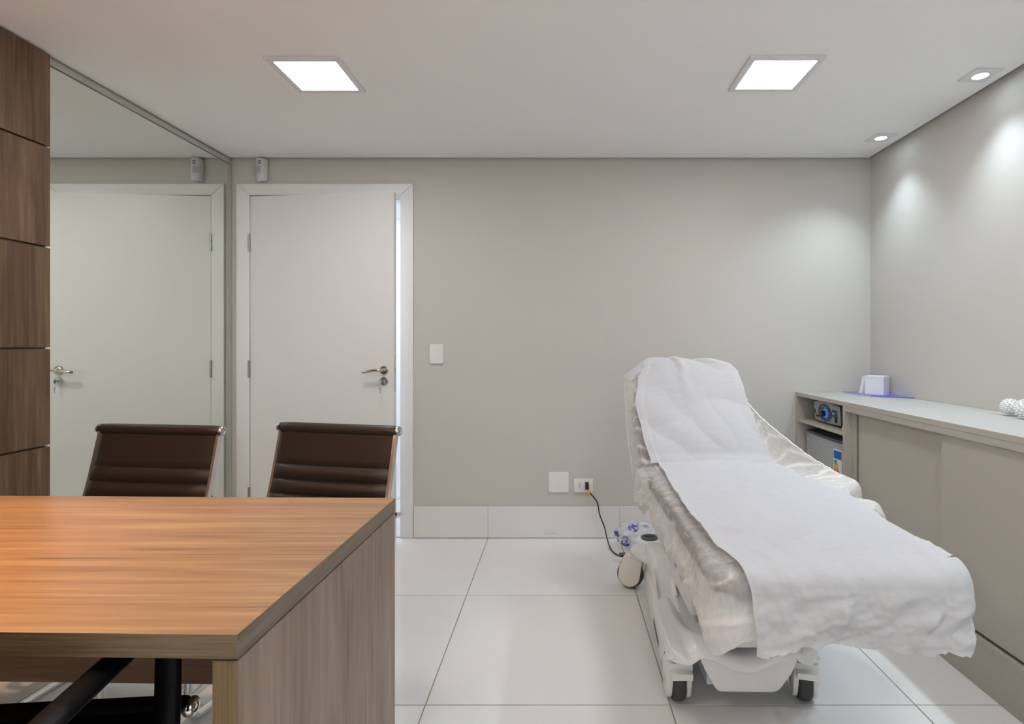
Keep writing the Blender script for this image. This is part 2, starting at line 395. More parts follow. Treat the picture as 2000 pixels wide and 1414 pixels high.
# door: casing, leaf, fittings
tr = struct('trim_1', (DX0, YB, 0))
tr['label'] = 'white lacquered door casing with mitred corners'
Mx = Matrix.Rotation(R(90), 4, 'X')          # polygon (x, z) extruded towards -y
def xz(y): return Matrix.Translation((0, y, 0)) @ Mx
CW = .078; CT = .069
for nm, poly in (('casing', [(DX0-CW, 0.001), (DX0, 0.001), (DX0, DZ), (DX0-CW, DZ+CT)]),
                 ('casing', [(DX1, 0.001), (DX1+CW, 0.001), (DX1+CW, DZ+CT), (DX1, DZ)]),
                 ('casing', [(DX0-CW, DZ+CT+.0006), (DX0+.0006, DZ+.0006), (DX1-.0006, DZ+.0006), (DX1+CW, DZ+CT+.0006)][::-1])):
    MB().prism(poly, .014, xz(YB-.0005), bev=.003, seg=2).build(nm, M_frame, tr)
MB().box(DX0-.018, DX0, YB-.0003, YB+.15, .001, DZ).box(DX0, DX0+.012, YB+.06, YB+.15, .001, DZ).build('jamb', M_frame, tr, smooth=0)
MB().box(DX1, DX1+.018, YB-.0003, YB+.15, .001, DZ).box(DX1-.012, DX1, YB+.06, YB+.15, .001, DZ).build('jamb', M_frame, tr, smooth=0)
MB().box(DX0-.018, DX1+.018, YB-.0003, YB+.15, DZ, DZ+.018).box(DX0+.012, DX1-.012, YB+.06, YB+.15, DZ-.012, DZ).build('head_jamb', M_frame, tr, smooth=0)

DW = DX1-DX0-.010
door = struct('door_1', (DX0+.004, YB-.004, 0))
door['label'] = 'plain white door standing slightly ajar'
door.rotation_euler = (0, 0, R(-6.2)); door['org'] = (0,0,0)
MB().box(.002, DW, -.004, .034, .006, DZ-.006, bev=.002).build('door_leaf', M_door, door)
for z in (1.80, 1.03, .26):
    hg = MB()
    for k in range(5): hg.cyl((-.003, -.010, z-.052+k*.021), (-.003, -.010, z-.052+k*.021+.0195), .0075, n=12)
    hg.box(-.001, .0015, -.008, .02, z-.05, z+.05)
    hg.build('hinge', M_hinge, door)
hz = 1.027; hx_ = DW-.058
hd = MB().lathe([(0, .0), (.026, 0), (.026, .006), (.022, .010), (.012, .011), (.012, .03), (0, .03)], Matrix.Translation((hx_, -.004, hz)) @ Mx).build('handle_rose', M_brass, door)
path = bez([(hx_, -.03, hz), (hx_, -.050, hz+.001), (hx_-.012, -.062, hz+.001), (hx_-.05, -.064, hz-.002), (hx_-.095, -.060, hz-.010), (hx_-.112, -.052, hz-.012)], 6)
MB().tube(path, .0095, 14).build('lever', M_brass, hd)
lz = hz-.066
MB().lathe([(0, 0), (.026, 0), (.026, .006), (.023, .009), (0, .009)], Matrix.Translation((hx_, -.004, lz)) @ Mx).box(hx_-.005, hx_+.005, -.016, -.012, lz-.014, lz+.010, bev=.002).build('lock_rosette', M_satin, door)
MB().box(DW-.0005, DW+.0015, .002, .024, hz-.13, hz+.09).box(DW, DW+.006, .006, .018, hz-.008, hz+.014).build('latch_plate', M_satin, door)
dm = Matrix.Translation(door.location) @ Matrix.Rotation(R(-6.2), 4, 'Z')
kb = MB().box(-.0012, .0012, -.022, .002, -.003, .004, M=None).prism(rrect(-.0115, .0115, -.012, .012, .008), .002, Matrix.Translation((-.001, -.033, 0)) @ Matrix.Rotation(R(90), 4, 'Y'))
kb.tube([(0.0, -.033+.010*math.cos(a*.5), -.020+.014*math.sin(a*.5)) for a in range(13)], .0008, 6, closed=True)
kb.box(-.001, .001, -.036, -.030, -.068, -.034, bev=.0005).lathe([(0, -.002), (.007, -.002), (.007, .002), (0, .002)], Matrix.Translation((0, -.033, -.040)) @ Matrix.Rotation(R(90), 4, 'Y'), 16)
ko = kb.build('door_key', M_satin); ko.location = dm @ V((hx_, -.014, lz)); ko.rotation_euler = (0, 0, R(-20))
tag(ko, 'small steel key in the lock below the door lever, spare hanging from it', 'key')

# walnut cladding on the left wall, towards the desk
zj = [0.0, .395, .785, 1.163, 1.555, 1.943, 2.307]
px0 = XL + .001
backing = MB().box(px0, px0+.010, YF+.02, 2.176, .0, ZC-.004).build('cladding_backing', W_mod, wall_left, smooth=0)
for a, b_ in zip(zj, zj[1:]):
    for y0, y1 in ((YF+.022, -.2), (-.197, 2.18)):
        MB().box(px0+.0105, px0+.030, y0, y1, a+.004, b_-.004, bev=.0012, seg=1).build('wood_panel', W_wall, wall_left, smooth=0)
# mirror on the left wall between cladding and back wall
mr = thing('wall_mirror', 'tall frameless mirror on the left wall beside the wooden panels', 'mirror', (XL+.006, 2.8, .012))
MB().box(XL+.0005, XL+.0065, 2.184, YB-.026, .012, 2.273).build('mirror_back', M_mirror_edge, mr, smooth=0)
MB().box(XL+.0066, XL+.0075, 2.186, YB-.029, .014, 2.271).build('mirror_glass', M_mirror, mr, smooth=0)
# ceiling shadow trim above mirror and at the corner
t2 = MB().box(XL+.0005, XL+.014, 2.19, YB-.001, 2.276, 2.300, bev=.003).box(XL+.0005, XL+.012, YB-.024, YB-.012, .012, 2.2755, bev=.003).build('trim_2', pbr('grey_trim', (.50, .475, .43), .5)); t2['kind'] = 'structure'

# ------------------------------------------------------------------ lamps
def led_panel(x, y, label):
    t = thing('led_panel', label, 'lamp', (x, y, ZC-.012), group='square ceiling panels')
    a, b_ = .150, .124
    f = MB()
    for p in ((-a, a, -a, -b_), (-a, a, b_, a), (-a, -b_, -b_, b_), (b_, a, -b_, b_)):
        f.box(x+p[0], x+p[1], y+p[2], y+p[3], ZC-.010, ZC-.0005)
    f.build('panel_frame', M_trim_metal, t, smooth=0)
    MB().box(x-b_, x+b_, y-b_, y+b_, ZC-.0075, ZC-.0008).build('diffuser', M_led, t, smooth=0)
led_panel(-1.02, 2.355, 'square white led ceiling panel above the two visitor chairs')
led_panel(.895, 2.345, 'square white led ceiling panel above the treatment bed')
led_panel(-1.02, .30, 'square white led ceiling panel behind the viewpoint on the desk side')
led_panel(.895, .30, 'square white led ceiling panel behind the viewpoint on the cabinet side')
def downlight(x, y, label, face, power, col, size=110, tilt=(0, 0)):
    t = thing('downlight', label, 'lamp', (x, y, ZC-.006), group='recessed spotlights')
    a = .058
    pl = MB(); n = 32
    outer = rrect(x-a, x+a, y-a, y+a, .004, 7); inner = [(x+.036*math.cos(2*math.pi*i/n), y+.036*math.sin(2*math.pi*i/n)) for i in range(n)]
    # plate with round hole
    bm = pl.bm
    def ang(p): return math.atan2(p[1]-y, p[0]-x)
    outer = sorted(outer, key=ang); inner = sorted(inner, key=ang)
    for z in (ZC-.005, ):
        A = [bm.verts.new((p[0], p[1], z)) for p in outer]; B = [bm.verts.new((p[0], p[1], z)) for p in inner]
        for i in range(n): bm.faces.new((A[i], A[(i+1)%n], B[(i+1)%n], B[i]))
        A2 = [bm.verts.new((p[0], p[1], ZC-.0005)) for p in outer]; B2 = [bm.verts.new((p[0], p[1], ZC-.0005)) for p in inner]
        for i in range(n):
            bm.faces.new((A[i], A2[i], A2[(i+1)%n], A[(i+1)%n])); bm.faces.new((B[i], B[(i+1)%n], B2[(i+1)%n], B2[i]))
    pl.build('trim_plate', M_trim_metal, t)
    MB().lathe([(.0355, -.0005), (.0355, -.007), (.030, -.007), (.027, -.003)], Matrix.Translation((x, y, ZC))).build('ring', M_trim_metal, t)
    MB().lathe([(0, -.0045), (.027, -.0035), (.027, -.001), (0, -.001)], Matrix.Translation((x, y, ZC))).build('lens', face, t)
    L = bpy.data.lights.new('spot_beam', 'SPOT'); L.energy = power; L.color = col; L.spot_size = R(size); L.spot_blend = 1.0; L.shadow_soft_size = .022
    o = bpy.data.objects.new('spot_beam', L); COL.objects.link(o); o.parent = t; o.location = (0, 0, -.012)
    o.rotation_euler = (R(tilt[0]), R(tilt[1]), 0)
downlight(1.752, 3.065, 'small cool downlight in the far ceiling corner by the right wall', M_spotface, SPOT, SPOT_COL, 106, (0, 14))
downlight(1.766, 2.357, 'small cool downlight near the right edge of the photo', M_spotface, SPOT, SPOT_COL, 106, (0, 14))
downlight(1.766, 1.64, 'cool downlight over the sliding doors, third from the back wall', M_spotface, SPOT, SPOT_COL, 106, (0, 14))
downlight(1.766, .93, 'cool downlight nearest the viewpoint along the right wall', M_spotface, SPOT, SPOT_COL, 106, (0, 14))
downlight(-1.60, .95, 'warm downlight over the left end of the desk', M_warmface, WARM, WARM_COL, 80)
downlight(-1.60, .15, 'warm downlight over the office chair side', M_warmface, WARM, WARM_COL, 90)

t = thing('added_wall_lamp', 'added warm metal wall lamp on the wooden panels, out of view beside the desk chair', 'lamp', (-1.985, .55, 1.72))  # lamp added out of view; its warm uplight lifts the left ceiling
MB().box(-1.9868, -1.978, .50, .60, 1.66, 1.80, bev=.004).build('back_plate', M_satin, t)
MB().lathe([(.034, -.08), (.037, -.08), (.037, .08), (.034, .08), (.034, -.08)], Matrix.Translation((-1.93, .55, 1.73)), 28).build('lamp_shade', M_satin, t)
MB().cyl((-1.978, .55, 1.73), (-1.9665, .55, 1.73), .010).build('arm', M_satin, t)
MB().sphere((-1.93, .55, 1.735), .024, 16).build('bulb', M_warmface, t)
for sz, e_ in ((1, FILL_SCONCE), (-1, FILL_SCONCE*.35)):
    L = bpy.data.lights.new('added_lamp_light', 'SPOT'); L.energy = e_; L.color = WARM_COL; L.spot_size = R(150); L.spot_blend = 1; L.shadow_soft_size = .03
    o = bpy.data.objects.new('added_lamp_light', L); COL.objects.link(o); o.parent = t; o.location = (.055, 0, .01 + sz*.10)
    o.rotation_euler = (R(180) if sz > 0 else 0, 0, 0)

# ------------------------------------------------------------------ wall fittings
def yplate(x0, x1, z0, z1, r, d, y=YB): return MB().prism(rrect(x0, x1, z0, z1, r), d, xz(y-.0003), bev=min(.003, d*.4), seg=3)
t = thing('light_switch', 'white three-gang light switch on the wall right of the door', 'light switch', (-.756, YB, 1.06))
yplate(-.797, -.716, 1.0625, 1.181, .008, .009).build('switch_plate', M_white, t)
for k in range(3):
    MB().box(-.7815, -.7315, YB-.0125, YB-.0090, 1.0885+k*.0225, 1.1095+k*.0225, bev=.0018).build('rocker', M_white, t)
t = yplate(-.072, .050, .278, .400, .008, .009).build('cover_plate', M_white, loc=(-.011, YB, .278))
tag(t, 'blank square white cover plate left of the power outlet', 'cover plate')
t = thing('power_outlet', 'white double power outlet above the baseboard, black plug in it', 'outlet', (.139, YB, .278))
yplate(.081, .197, .278, .360, .006, .009).build('outlet_plate', M_white, t)
sk = MB().box(.106, .130, YB-.0115, YB-.0090, .296, .342, bev=.0015).build('socket', M_ivory, t)
for z, x in ((.330, .117), (.320, .1145), (.310, .117)):
    MB().lathe([(0, 0), (.0026, 0), (.0026, .0006), (0, .0006)], Matrix.Translation((x, YB-.0115, z)) @ Mx, 12).build('socket_hole', M_black, sk)
MB().box(.149, .171, YB-.0115, YB-.0090, .295, .342, bev=.0015).build('socket', flat('red_plastic', (.36, .02, .02)), t)
# cord with its plug
t = thing('power_cable', 'black power cord running from the outlet down to the floor', 'cable', (.32, 3.2, 0))
MB().box(.1515, .170, YB-.040, YB-.0118, .304, .336, bev=.004).build('plug', M_black, t)
cp = [(.163, YB-.035, .306), (.172, YB-.040, .288), (.196, YB-.045, .262), (.222, YB-.042, .222), (.236, YB-.036, .150), (.262, YB-.055, .085), (.274, YB-.10, .035), (.284, YB-.18, .008), (.298, YB-.25, .0045), (.318, YB-.30, .0055), (.333, YB-.325, .010)]
MB().tube(bez(cp, 8), .0038, 10).build('cable', M_black, t)
tg = MB().tube(bez([(.166, YB-.041, .302), (.170, YB-.045, .290), (.170, YB-.045, .274), (.166, YB-.043, .262)], 5), [.003 + .0045*math.sin(math.pi*i/15) for i in range(16)], 8)
tg.build('yellow_tag', flat('yellow_tag', (.75, .42, .01)), t)
MB().box(.322, .366, YB-.362, YB-.322, .001, .028, bev=.006).build('connector', M_dkgrey, t)
MB().tube(bez([(.350, YB-.360, .015), (.352, YB-.39, .010), (.355, YB-.46, .006), (.372, YB-.55, .006), (.46, YB-.62, .006), (.56, YB-.68, .015)], 6), .0045, 10).build('bed_cable', M_black, t)
# motion sensor over the door corner
t = thing('motion_sensor', 'small white motion sensor high on the wall over the door corner', 'sensor', (-1.811, YB, 2.168))
yaw = Matrix.Translation((-1.811, YB-.006, 2.2375)) @ Matrix.Rotation(R(-22), 4, 'Z')
prof = []
for k in range(17):
    a = math.pi*k/16; prof.append((-.033*math.cos(a), -.042*(math.sin(a)**.6)))
prof = [(p[0], p[1]) for p in prof]
bod = MB()
bod.prism([(p[0], p[1]) for p in prof], .069, yaw, bev=.012, seg=4, h0=-.069)
bod.build('sensor_body', pbr('sensor_white', (.66, .65, .68), .4), t)
MB().box(-.020, .020, -.0445, -.038, -.022, .016, bev=.004, M=yaw).build('sensor_lens', pbr('sensor_lens', (.48, .47, .49), .3), t)
for z in (.031, .044): MB().box(.004, .022, -.0425, -.036, z, z+.005, bev=.001, M=yaw).build('indicator_slot', M_dkgrey, t)
MB().box(-.02, .02, -.008, .0055, -.045, .045, M=yaw).build('bracket', M_white, t)

# ------------------------------------------------------------------ desk
DR = R(-1.2); DO = (-.475, .822, 0)
desk = thing('desk', 'wooden office desk with warm brown top and slab side panel', 'desk', (-1.2, 1.19, 0))
dk = Matrix.Translation(DO) @ Matrix.Rotation(DR, 4, 'Z')   # local: x <= 0 leftwards, y depth
L_, D_ = 1.46, .735
MB().box(-L_, 0, 0, D_, .7495, .7500, M=dk).build('desk_top', W_top, desk, smooth=0)
MB().box(-L_, -.0006, .0006, D_-.0006, .714, .7494, M=dk).build('top_edge', W_edge, desk, smooth=0)
MB().box(-.0005, .0004, .0004, D_-.0004, .714, .7494, M=dk).build('side_edge', W_edge_y, desk, smooth=0)
MB().box(-.0385, -.0005, .004, D_-.002, .001, .7095, M=dk).build('side_panel', W_side, desk, smooth=0)
MB().box(-.0385, -.0007, .0032, .0039, .001, .7095, M=dk).build('panel_front_edge', W_sidefront, desk, smooth=0)
MB().box(-.0385, -.004, .004, D_-.01, .7096, .7139, M=dk).build('gap_shade_strip', M_black, desk, smooth=0)  # black strip in the gap under the top, stands in for its shade
MB().box(-L_+.002, -L_+.040, .004, D_-.002, .001, .7139, M=dk).build('side_panel', W_side, desk, smooth=0)
MB().box(-L_+.041, -.039, D_-.165, D_-.147, .327, .7139, M=dk).build('modesty_panel', W_mod, desk, smooth=0)

# ------------------------------------------------------------------ chairs
def roll_profile(L):            # rounded leather roll about x
    return [(-L, .0), (-L, .013), (-L+.010, .0195), (-L+.05, .021), (L-.05, .021), (L-.010, .0195), (L, .013), (L, 0)]
def sling_path(zt, yb, lean):
    return bez([(yb-lean, zt), (yb-lean*.42, zt-.22), (yb+.01, zt-.345), (yb+.075, zt-.405), (yb+.20, zt-.412), (yb+.41, zt-.395)], 14)
def chair_build(t, zt, hw, yb, lean, leather, sled=True, arm_mat=None, armz=.585, arm_leather=False):
    pth = [V((0, p[0], p[1])) for p in [(q.x, q.y) for q in bez([(yb-lean, zt, 0), (yb-lean*.42, zt-.22, 0), (yb+.01, zt-.345, 0), (yb+.075, zt-.405, 0), (yb+.20, zt-.412, 0), (yb+.41, zt-.395, 0)], 16)]]
    arc = [0]
    for a, b_ in zip(pth, pth[1:]): arc.append(arc[-1] + (b_-a).length)
    T = arc[-1]
    def at(s):
        s = min(max(s, 0), T)
        for i in range(len(arc)-1):
            if s <= arc[i+1]:
                k = (s-arc[i])/(arc[i+1]-arc[i]); p = pth[i].lerp(pth[i+1], k); d = (pth[i+1]-pth[i]).normalized(); return p, d
        return pth[-1], (pth[-1]-pth[-2]).normalized()
    s0 = .012; s1 = T-.012
    seams = []; s = .138
    while s < s1-.10: seams.append(s); s += .054
    def rib(s):
        for a, b_ in zip(seams, seams[1:]):
            if a <= s < b_: return .0150*math.sin(math.pi*(s-a)/(b_-a))**.5
        if s < seams[0]: return .006*min(1, (seams[0]-s)/.02)**.5
        return .006*min(1, (s-seams[-1])/.02)**.5
    n = 220
    def fr(i, j):
        s = s0 + (s1-s0)*i
        p, d = at(s); nrm = V((0, -d.z, d.y))
        if nrm.dot(V((0, 1, 1))) < 0: nrm = -nrm
        x = (j*2-1)*(hw-.004)
        e = 1-abs(j*2-1)**8
        h = .004 + rib(s)*min(1, e*1.3) - .010*(1-(j*2-1)**2)*sstep(0.0, .3, s)*.6
        return p + nrm*h + V((x, 0, 0))
    def bk(i, j):
        s = s0 + (s1-s0)*i
        p, d = at(s); nrm = V((0, -d.z, d.y))
        if nrm.dot(V((0, 1, 1))) < 0: nrm = -nrm
        return p - nrm*(.006 + .010*(1-(j*2-1)**2)*sstep(0, .3, s)*.6) + V(((j*2-1)*(hw-.004), 0, 0))
    b = MB(); b.grid(fr, n, 14); b.grid(bk, 60, 10); b.build('sling', leather, t, smooth=60)
    for sx in (-1, 1):
        MB().tube([V((sx*hw, p.y, p.z)) for p in pth[1:-1]], 1, prof=[(.005, .010), (-.005, .010), (-.005, -.010), (.005, -.010)], up=(1, 0, 0)).build('side_rail', M_chrome, t)
    Lr = hw+.004
    for nm, p in (('head_roll', pth[0]), ('front_roll', pth[-1])):
        o = MB().lathe([(r, x) for x, r in roll_profile(Lr)], Matrix.Translation(p) @ Matrix.Rotation(R(90), 4, 'Y'), 24).build(nm, leather, t)
        for sx in (-1, 1):
            MB().lathe([(.0185, 0), (.0185, .006), (.016, .010), (.010, .0105), (.008, .008), (.0045, .008), (.0045, .0105), (0, .0105)], Matrix.Translation(p + V((sx*Lr, 0, 0))) @ Matrix.Rotation(R(90*sx), 4, 'Y'), 24).build('end_cap', M_satin if sled else M_chrome, o)
    for k, fs in enumerate((.30, .64, .86)):
        p, d = at(T*fs); nrm = V((0, -d.z, d.y)); nrm = nrm if nrm.dot(V((0, 1, 1))) > 0 else -nrm
        p = p - nrm*.026
        MB().tube([p+V((-hw, 0, 0)) + nrm*.012, p+V((-hw*.8, 0, 0)), p+V((hw*.8, 0, 0)), p+V((hw, 0, 0)) + nrm*.012], .010, 10).build('cross_bar', M_chrome, t)
    zs = zt-.41
    for sx in (-1, 1):
        if arm_leather:
            x = sx*(hw+.002)
            loop = bez([(x, yb+.335, zs+.0), (x, yb+.340, zs+.09), (x, yb+.340, armz-.035), (x, yb+.318, armz-.006), (x+sx*.008, yb+.25, armz), (x+sx*.016, yb+.10, armz-.004), (x+sx*.020, yb-.02, armz-.012)], 6)
            a = MB().tube(loop, 1, prof=[(.023*math.cos(q), .0125*math.sin(q)) for q in [2*math.pi*i/16 for i in range(16)]], up=(1, 0, .0001)).build('armrest', arm_mat, t)
            MB().tube([p+V((sx*.0, 0, 0)) for p in bez([(x+sx*.020, yb-.015, armz-.012), (x+sx*.014, yb-.045, armz-.016), (x, yb-.075, armz-.02)], 4)], [.014]*9, 14).build('arm_bracket', M_chrome, a)
        else:
            x = sx*(hw+.040)
            loop = bez([(sx*(hw+.004), yb+.30, zs+.005), (x, yb+.315, zs+.05), (x, yb+.315, armz-.05), (x, yb+.285, armz-.008), (x, yb+.22, armz), (x, yb+.05, armz-.006), (x, yb-.045, armz-.014), (sx*(hw+.004), yb-.062, armz-.02)], 7)
            a = MB().tube(loop, 1, prof=[(.014*math.cos(q), .008*math.sin(q)) for q in [2*math.pi*i/12 for i in range(12)]], up=(1, 0, .0001)).build('arm_frame', M_chrome, t)
            MB().tube(bez([(x, yb+.30, armz-.012), (x, yb+.24, armz+.004), (x, yb+.10, armz+.004), (x, yb+.0, armz+.001)], 6), 1, prof=[(.020*math.cos(q), .009*math.sin(q)) for q in [2*math.pi*i/14 for i in range(14)]], up=(1, 0, .0001)).build('arm_pad', arm_mat, a)
        if sled:
            x = sx*(hw-.03)
            lg = bez([(x, yb+.10, zs-.012), (x, yb+.26, zs-.015), (x, yb+.315, zs-.05), (x, yb+.335, zs-.20), (x, yb+.345, .07), (x, yb+.325, .022), (x, yb+.28, .0135), (x, yb+.05, .0135), (x, yb-.12, .0135)], 7)
            l = MB().tube(lg, .0125, 12).build('sled_leg', M_chrome, t)
            for yy in (yb+.25, yb-.09):
                MB().cyl((x, yy, 0.0006), (x, yy, .006), .012, n=16).build('glide', M_shell2, l)
    if sled:
        xx = hw-.03
        MB().tube([(-xx, yb-.12, .0135), (xx, yb-.12, .0135)], .0125, 12).build('floor_bar', M_chrome, t)
vc = thing('visitor_chair', 'dark brown ribbed leather visitor chair right behind the desk, before the door', 'chair', (-.86, 1.96, 0), group='visitor chairs', local=True)
ROT2 = R(180-13); ROT1 = R(180-7)
chair_build(vc, .858, .243, -.165, .10, M_leather, arm_mat=M_black)
vc.location = (-.900, 1.855, 0); vc.rotation_euler = (0, 0, ROT2)
copy_tree(vc, (-1.528, 1.83, 0), ROT1, 'dark brown ribbed leather visitor chair left behind the desk, before the mirror')
oc = thing('office_chair', 'black leather office chair tucked under the desk, lower left corner', 'chair', (-.95, .85, 0), local=True)
chair_build(oc, 1.00, .262, -.165, .12, M_black_leather, sled=False, arm_mat=M_black_leather, armz=.672+.15, arm_leather=True)
# lower the seat geometry is fixed by zt-.41 = .59; shift sling down so the seat is at .47
for ch in oc.children: ch.location.z -= 0.144
hub = MB().lathe([(0, .34), (.05, .34), (.055, .40), (.030, .42), (.030, .25), (.025, .25), (.025, .12), (.045, .12), (.045, .06), (0, .06)], None, 24).box(-.10, .10, -.14, .14, .40, .425, bev=.008).build('gas_lift', M_black, oc)
for k in range(5):
    a = 2*math.pi*k/5 + .5
    d = V((math.cos(a), math.sin(a), 0))
    lg = MB().tube([V((0,0,.10)) + d*.03, V((0,0,.098)) + d*.15, V((0,0,.078)) + d*.31], [.022, .02, .014], 12).build('base_leg', M_chrome, oc)
    c0 = d*.30; s_ = V((-d.y, d.x, 0))
    cw = MB().cyl(V((c0.x, c0.y, .085)), V((c0.x, c0.y, .05)), .007, n=10)
    for q in (-1, 1):
        cw.cyl(c0 + s_*(.006*q) + V((0,0,.0285)), c0 + s_*(.024*q) + V((0,0,.0285)), .028, n=20)
    cw.build('castor', M_black, lg)
oc.location = (-.975, .84, 0); oc.rotation_euler = (0, 0, R(5))

# ------------------------------------------------------------------ cabinet along the right wall
CX, CZ = 1.433, .889
cab = thing('low_cabinet', 'long greige laminate cabinet with sliding doors along the right wall', 'cabinet', (1.66, 2.1, 0))
CY0, CY1 = .79, YB-.002
MB().box(CX, XR-.002, CY0, CY1, CZ-.021, CZ, bev=.001, seg=1).build('cabinet_top', M_lam_top, cab, smooth=0)
MB().box(CX, CX+.001, CY0, CY1, CZ-.0215, CZ-.0006).build('top_edge_band', M_lam, cab, smooth=0).location.x -= .0012
MB().box(CX, XR-.002, CY1-.018, CY1, .001, CZ-.0215).build('end_panel', M_lam, cab, smooth=0)
MB().box(CX, XR-.002, 2.825, 2.845, .172, CZ-.0215).build('divider_panel', M_lam, cab, smooth=0)
MB().box(CX, XR-.002, CY0, CY0+.018, .001, CZ-.0215).build('end_panel', M_lam, cab, smooth=0)
MB().box(XR-.014, XR-.0025, CY0+.018, CY1-.018, .172, CZ-.0215).build('back_panel', M_lam, cab, smooth=0)
MB().box(CX+.008, XR-.015, 2.846, CY1-.0185, .713, .731).build('shelf', M_lam, cab, smooth=0)
MB().box(CX, CX+.030, CY0+.018, 2.824, CZ-.0475, CZ-.0220).build('top_rail', M_lam, cab, smooth=0)
MB().box(CX, XR-.0145, CY0+.018, CY1-.0185, .153, .171).build('bottom_panel', M_lam, cab, smooth=0)
MB().box(CX+.002, CX+.020, CY0+.018, CY1-.0185, .001, .1525).build('plinth', M_lam, cab, smooth=0)
MB().box(CX+.034, CX+.052, 2.780, 2.8245, .172, CZ-.048).build('inner_stile', M_lam, cab, smooth=0)
for y0, y1, dx in ((2.112, 2.754, .033), (1.452, 2.125, .012), (.81, 1.47, .033)):
    MB().box(CX+dx, CX+dx+.018, y0, y1, .184, CZ-.050, bev=.001, seg=1).build('sliding_door', M_lam, cab, smooth=0)

# fridge
fr_ = thing('mini_fridge', 'silver grey mini fridge in the open bay of the cabinet', 'fridge', (1.66, 3.12, .172))
fx = 1.478
MB().box(fx+.045, 1.86, 2.865, 3.375, .1722, .672, bev=.004).build('fridge_body', M_dkgrey, fr_)
dpoly = [(fx+.042, 2.862), (fx+.042, 3.378), (fx+.006, 3.378)] + [(fx+.006-.020*math.sin(math.pi*k/12)**.8, 3.378-.516*k/12) for k in range(1, 12)] + [(fx+.006, 2.862)]
MB().prism(dpoly[::-1], .655, bev=.004, seg=2, h0=.180).build('fridge_door', M_steel_grey, fr_)
MB().prism([(p[0]-.001, p[1]) for p in dpoly[::-1]], .670, bev=.003, seg=2, h0=.6555).build('door_cap', M_dkgrey, fr_)
for k in range(5): MB().box(fx+.06+k*.03, fx+.075+k*.03, 2.88, 3.36, .6721, .680).build('top_fin', M_black, fr_, smooth=0)
def fdoor_x(y): return fx+.006-.020*math.sin(math.pi*min(1, max(0, (3.378-y)/.516)))**.8
def fplate(name, mat, y0, y1, z0, z1, off, parent):
    def fn(u, v):
        y = y0+(y1-y0)*u; return V((fdoor_x(y)-off, y, z0+(z1-z0)*v))
    o = MB().grid(fn, 8, 1).build(name, mat, parent, smooth=0)
    sm = o.modifiers.new('solid', 'SOLIDIFY'); sm.thickness = .0006; sm.offset = 0
    return o
el = fplate('energy_label', flat('label_white', (.80, .80, .82)), 2.932, 3.010, .395, .620, .0012, fr_)
fplate('label_header', flat('label_blue', (.01, .12, .50)), 2.936, 3.006, .570, .613, .0020, el)
for k, c_ in enumerate(((.02, .30, .03), (.20, .48, .03), (.75, .65, .02), (.80, .35, .02), (.70, .05, .02))):
    fplate('label_bar', flat('bar_colour', c_), 3.003-.026-.005*k, 3.003, .550-.013*k, .561-.013*k, .0020, el)
for k in range(4): fplate('label_text', flat('label_grey', (.45, .45, .48)), 2.945, 2.995-.01*(k % 2), .470-.016*k, .475-.016*k, .0020, el)
sl = fplate('door_sticker', flat('sticker_white', (.66, .66, .68)), 3.325, 3.360, .53, .622, .0012, fr_)
fplate('sticker_text', flat('sticker_grey', (.35, .35, .37)), 3.335, 3.350, .545, .607, .0020, sl)
lg_ = MB().tube(bez([(fdoor_x(3.14)-.001, 3.14+.028, .604), (fdoor_x(3.14)-.001, 3.14+.018, .617), (fdoor_x(3.14)-.001, 3.14+.012, .601), (fdoor_x(3.14)-.001, 3.14+.002, .607), (fdoor_x(3.14)-.001, 3.14-.008, .600), (fdoor_x(3.14)-.001, 3.14-.024, .603)], 5), .0012, 6).build('logo', flat('logo_silver', (.55, .55, .56)), fr_)

# device on the shelf
dv = thing('control_unit', 'grey electric control unit with blue dial on the cabinet shelf', 'device', (1.52, 3.10, .731))
dM = Matrix.Translation((1.497, 3.130, .7325)) @ Matrix.Rotation(R(-90), 4, 'Z') @ Matrix.Rotation(R(4), 4, 'X')   # local: x right along the face, -y out, z up
W2, H2 = .155, .118
def face_poly(w_, h_, bow, n=10):
    top = [(w_ - 2*w_*k/n, h_ + bow*math.sin(math.pi*k/n)) for k in range(n+1)]
    bot = [(-w_ + 2*w_*k/n, -bow*math.sin(math.pi*k/n)*0.5) for k in range(n+1)]
    return bot + top
def dxz(y): return dM @ Matrix.Translation((0, y, .012)) @ Mx
MB().prism(face_poly(W2, H2-.012, .008), 0, dxz(.0), bev=.006, h0=-.21).build('housing', M_dkgrey, dv)
MB().prism(face_poly(W2-.004, H2-.016, .008), .007, dxz(.0), bev=.003, h0=0.0005).build('bezel', pbr('bezel_silver', (.42, .42, .43), .35, metal=.5), dv)
MB().prism(face_poly(W2-.016, H2-.032, .007), .009, dxz(.0) @ Matrix.Translation((0, .008, 0)), bev=.001, h0=0.006).build('front_panel', pbr('panel_grey', (.36, .37, .37), .4), dv)
ep = [(-.012 + .082*math.cos(2*math.pi*k/32), .052 + .050*math.sin(2*math.pi*k/32)) for k in range(32)]
MB().prism(ep, .0105, dxz(0), h0=.0085).build('dial_plate', pbr('dial_dark', (.045, .048, .058), .35), dv)
MB().box(.075, .128, -.0105, -.0086, .050, .092, M=dM).build('display', pbr('display', (.02, .02, .022), .15), dv)
MB().box(.078, .098, -.0112, -.0106, .066, .076, M=dM).build('display_digits', emit('digits', (.35, .75, .65), .08, (.05, .12, .10)), dv)
kn = MB().lathe([(0, 0), (.027, 0), (.027, .006), (.021, .010), (0, .010)], dxz(-.0107) @ Matrix.Translation((.004, .052, 0))).build('dial_ring', emit('dial_blue', (.04, .24, .75), .12, (.03, .14, .50)), dv)
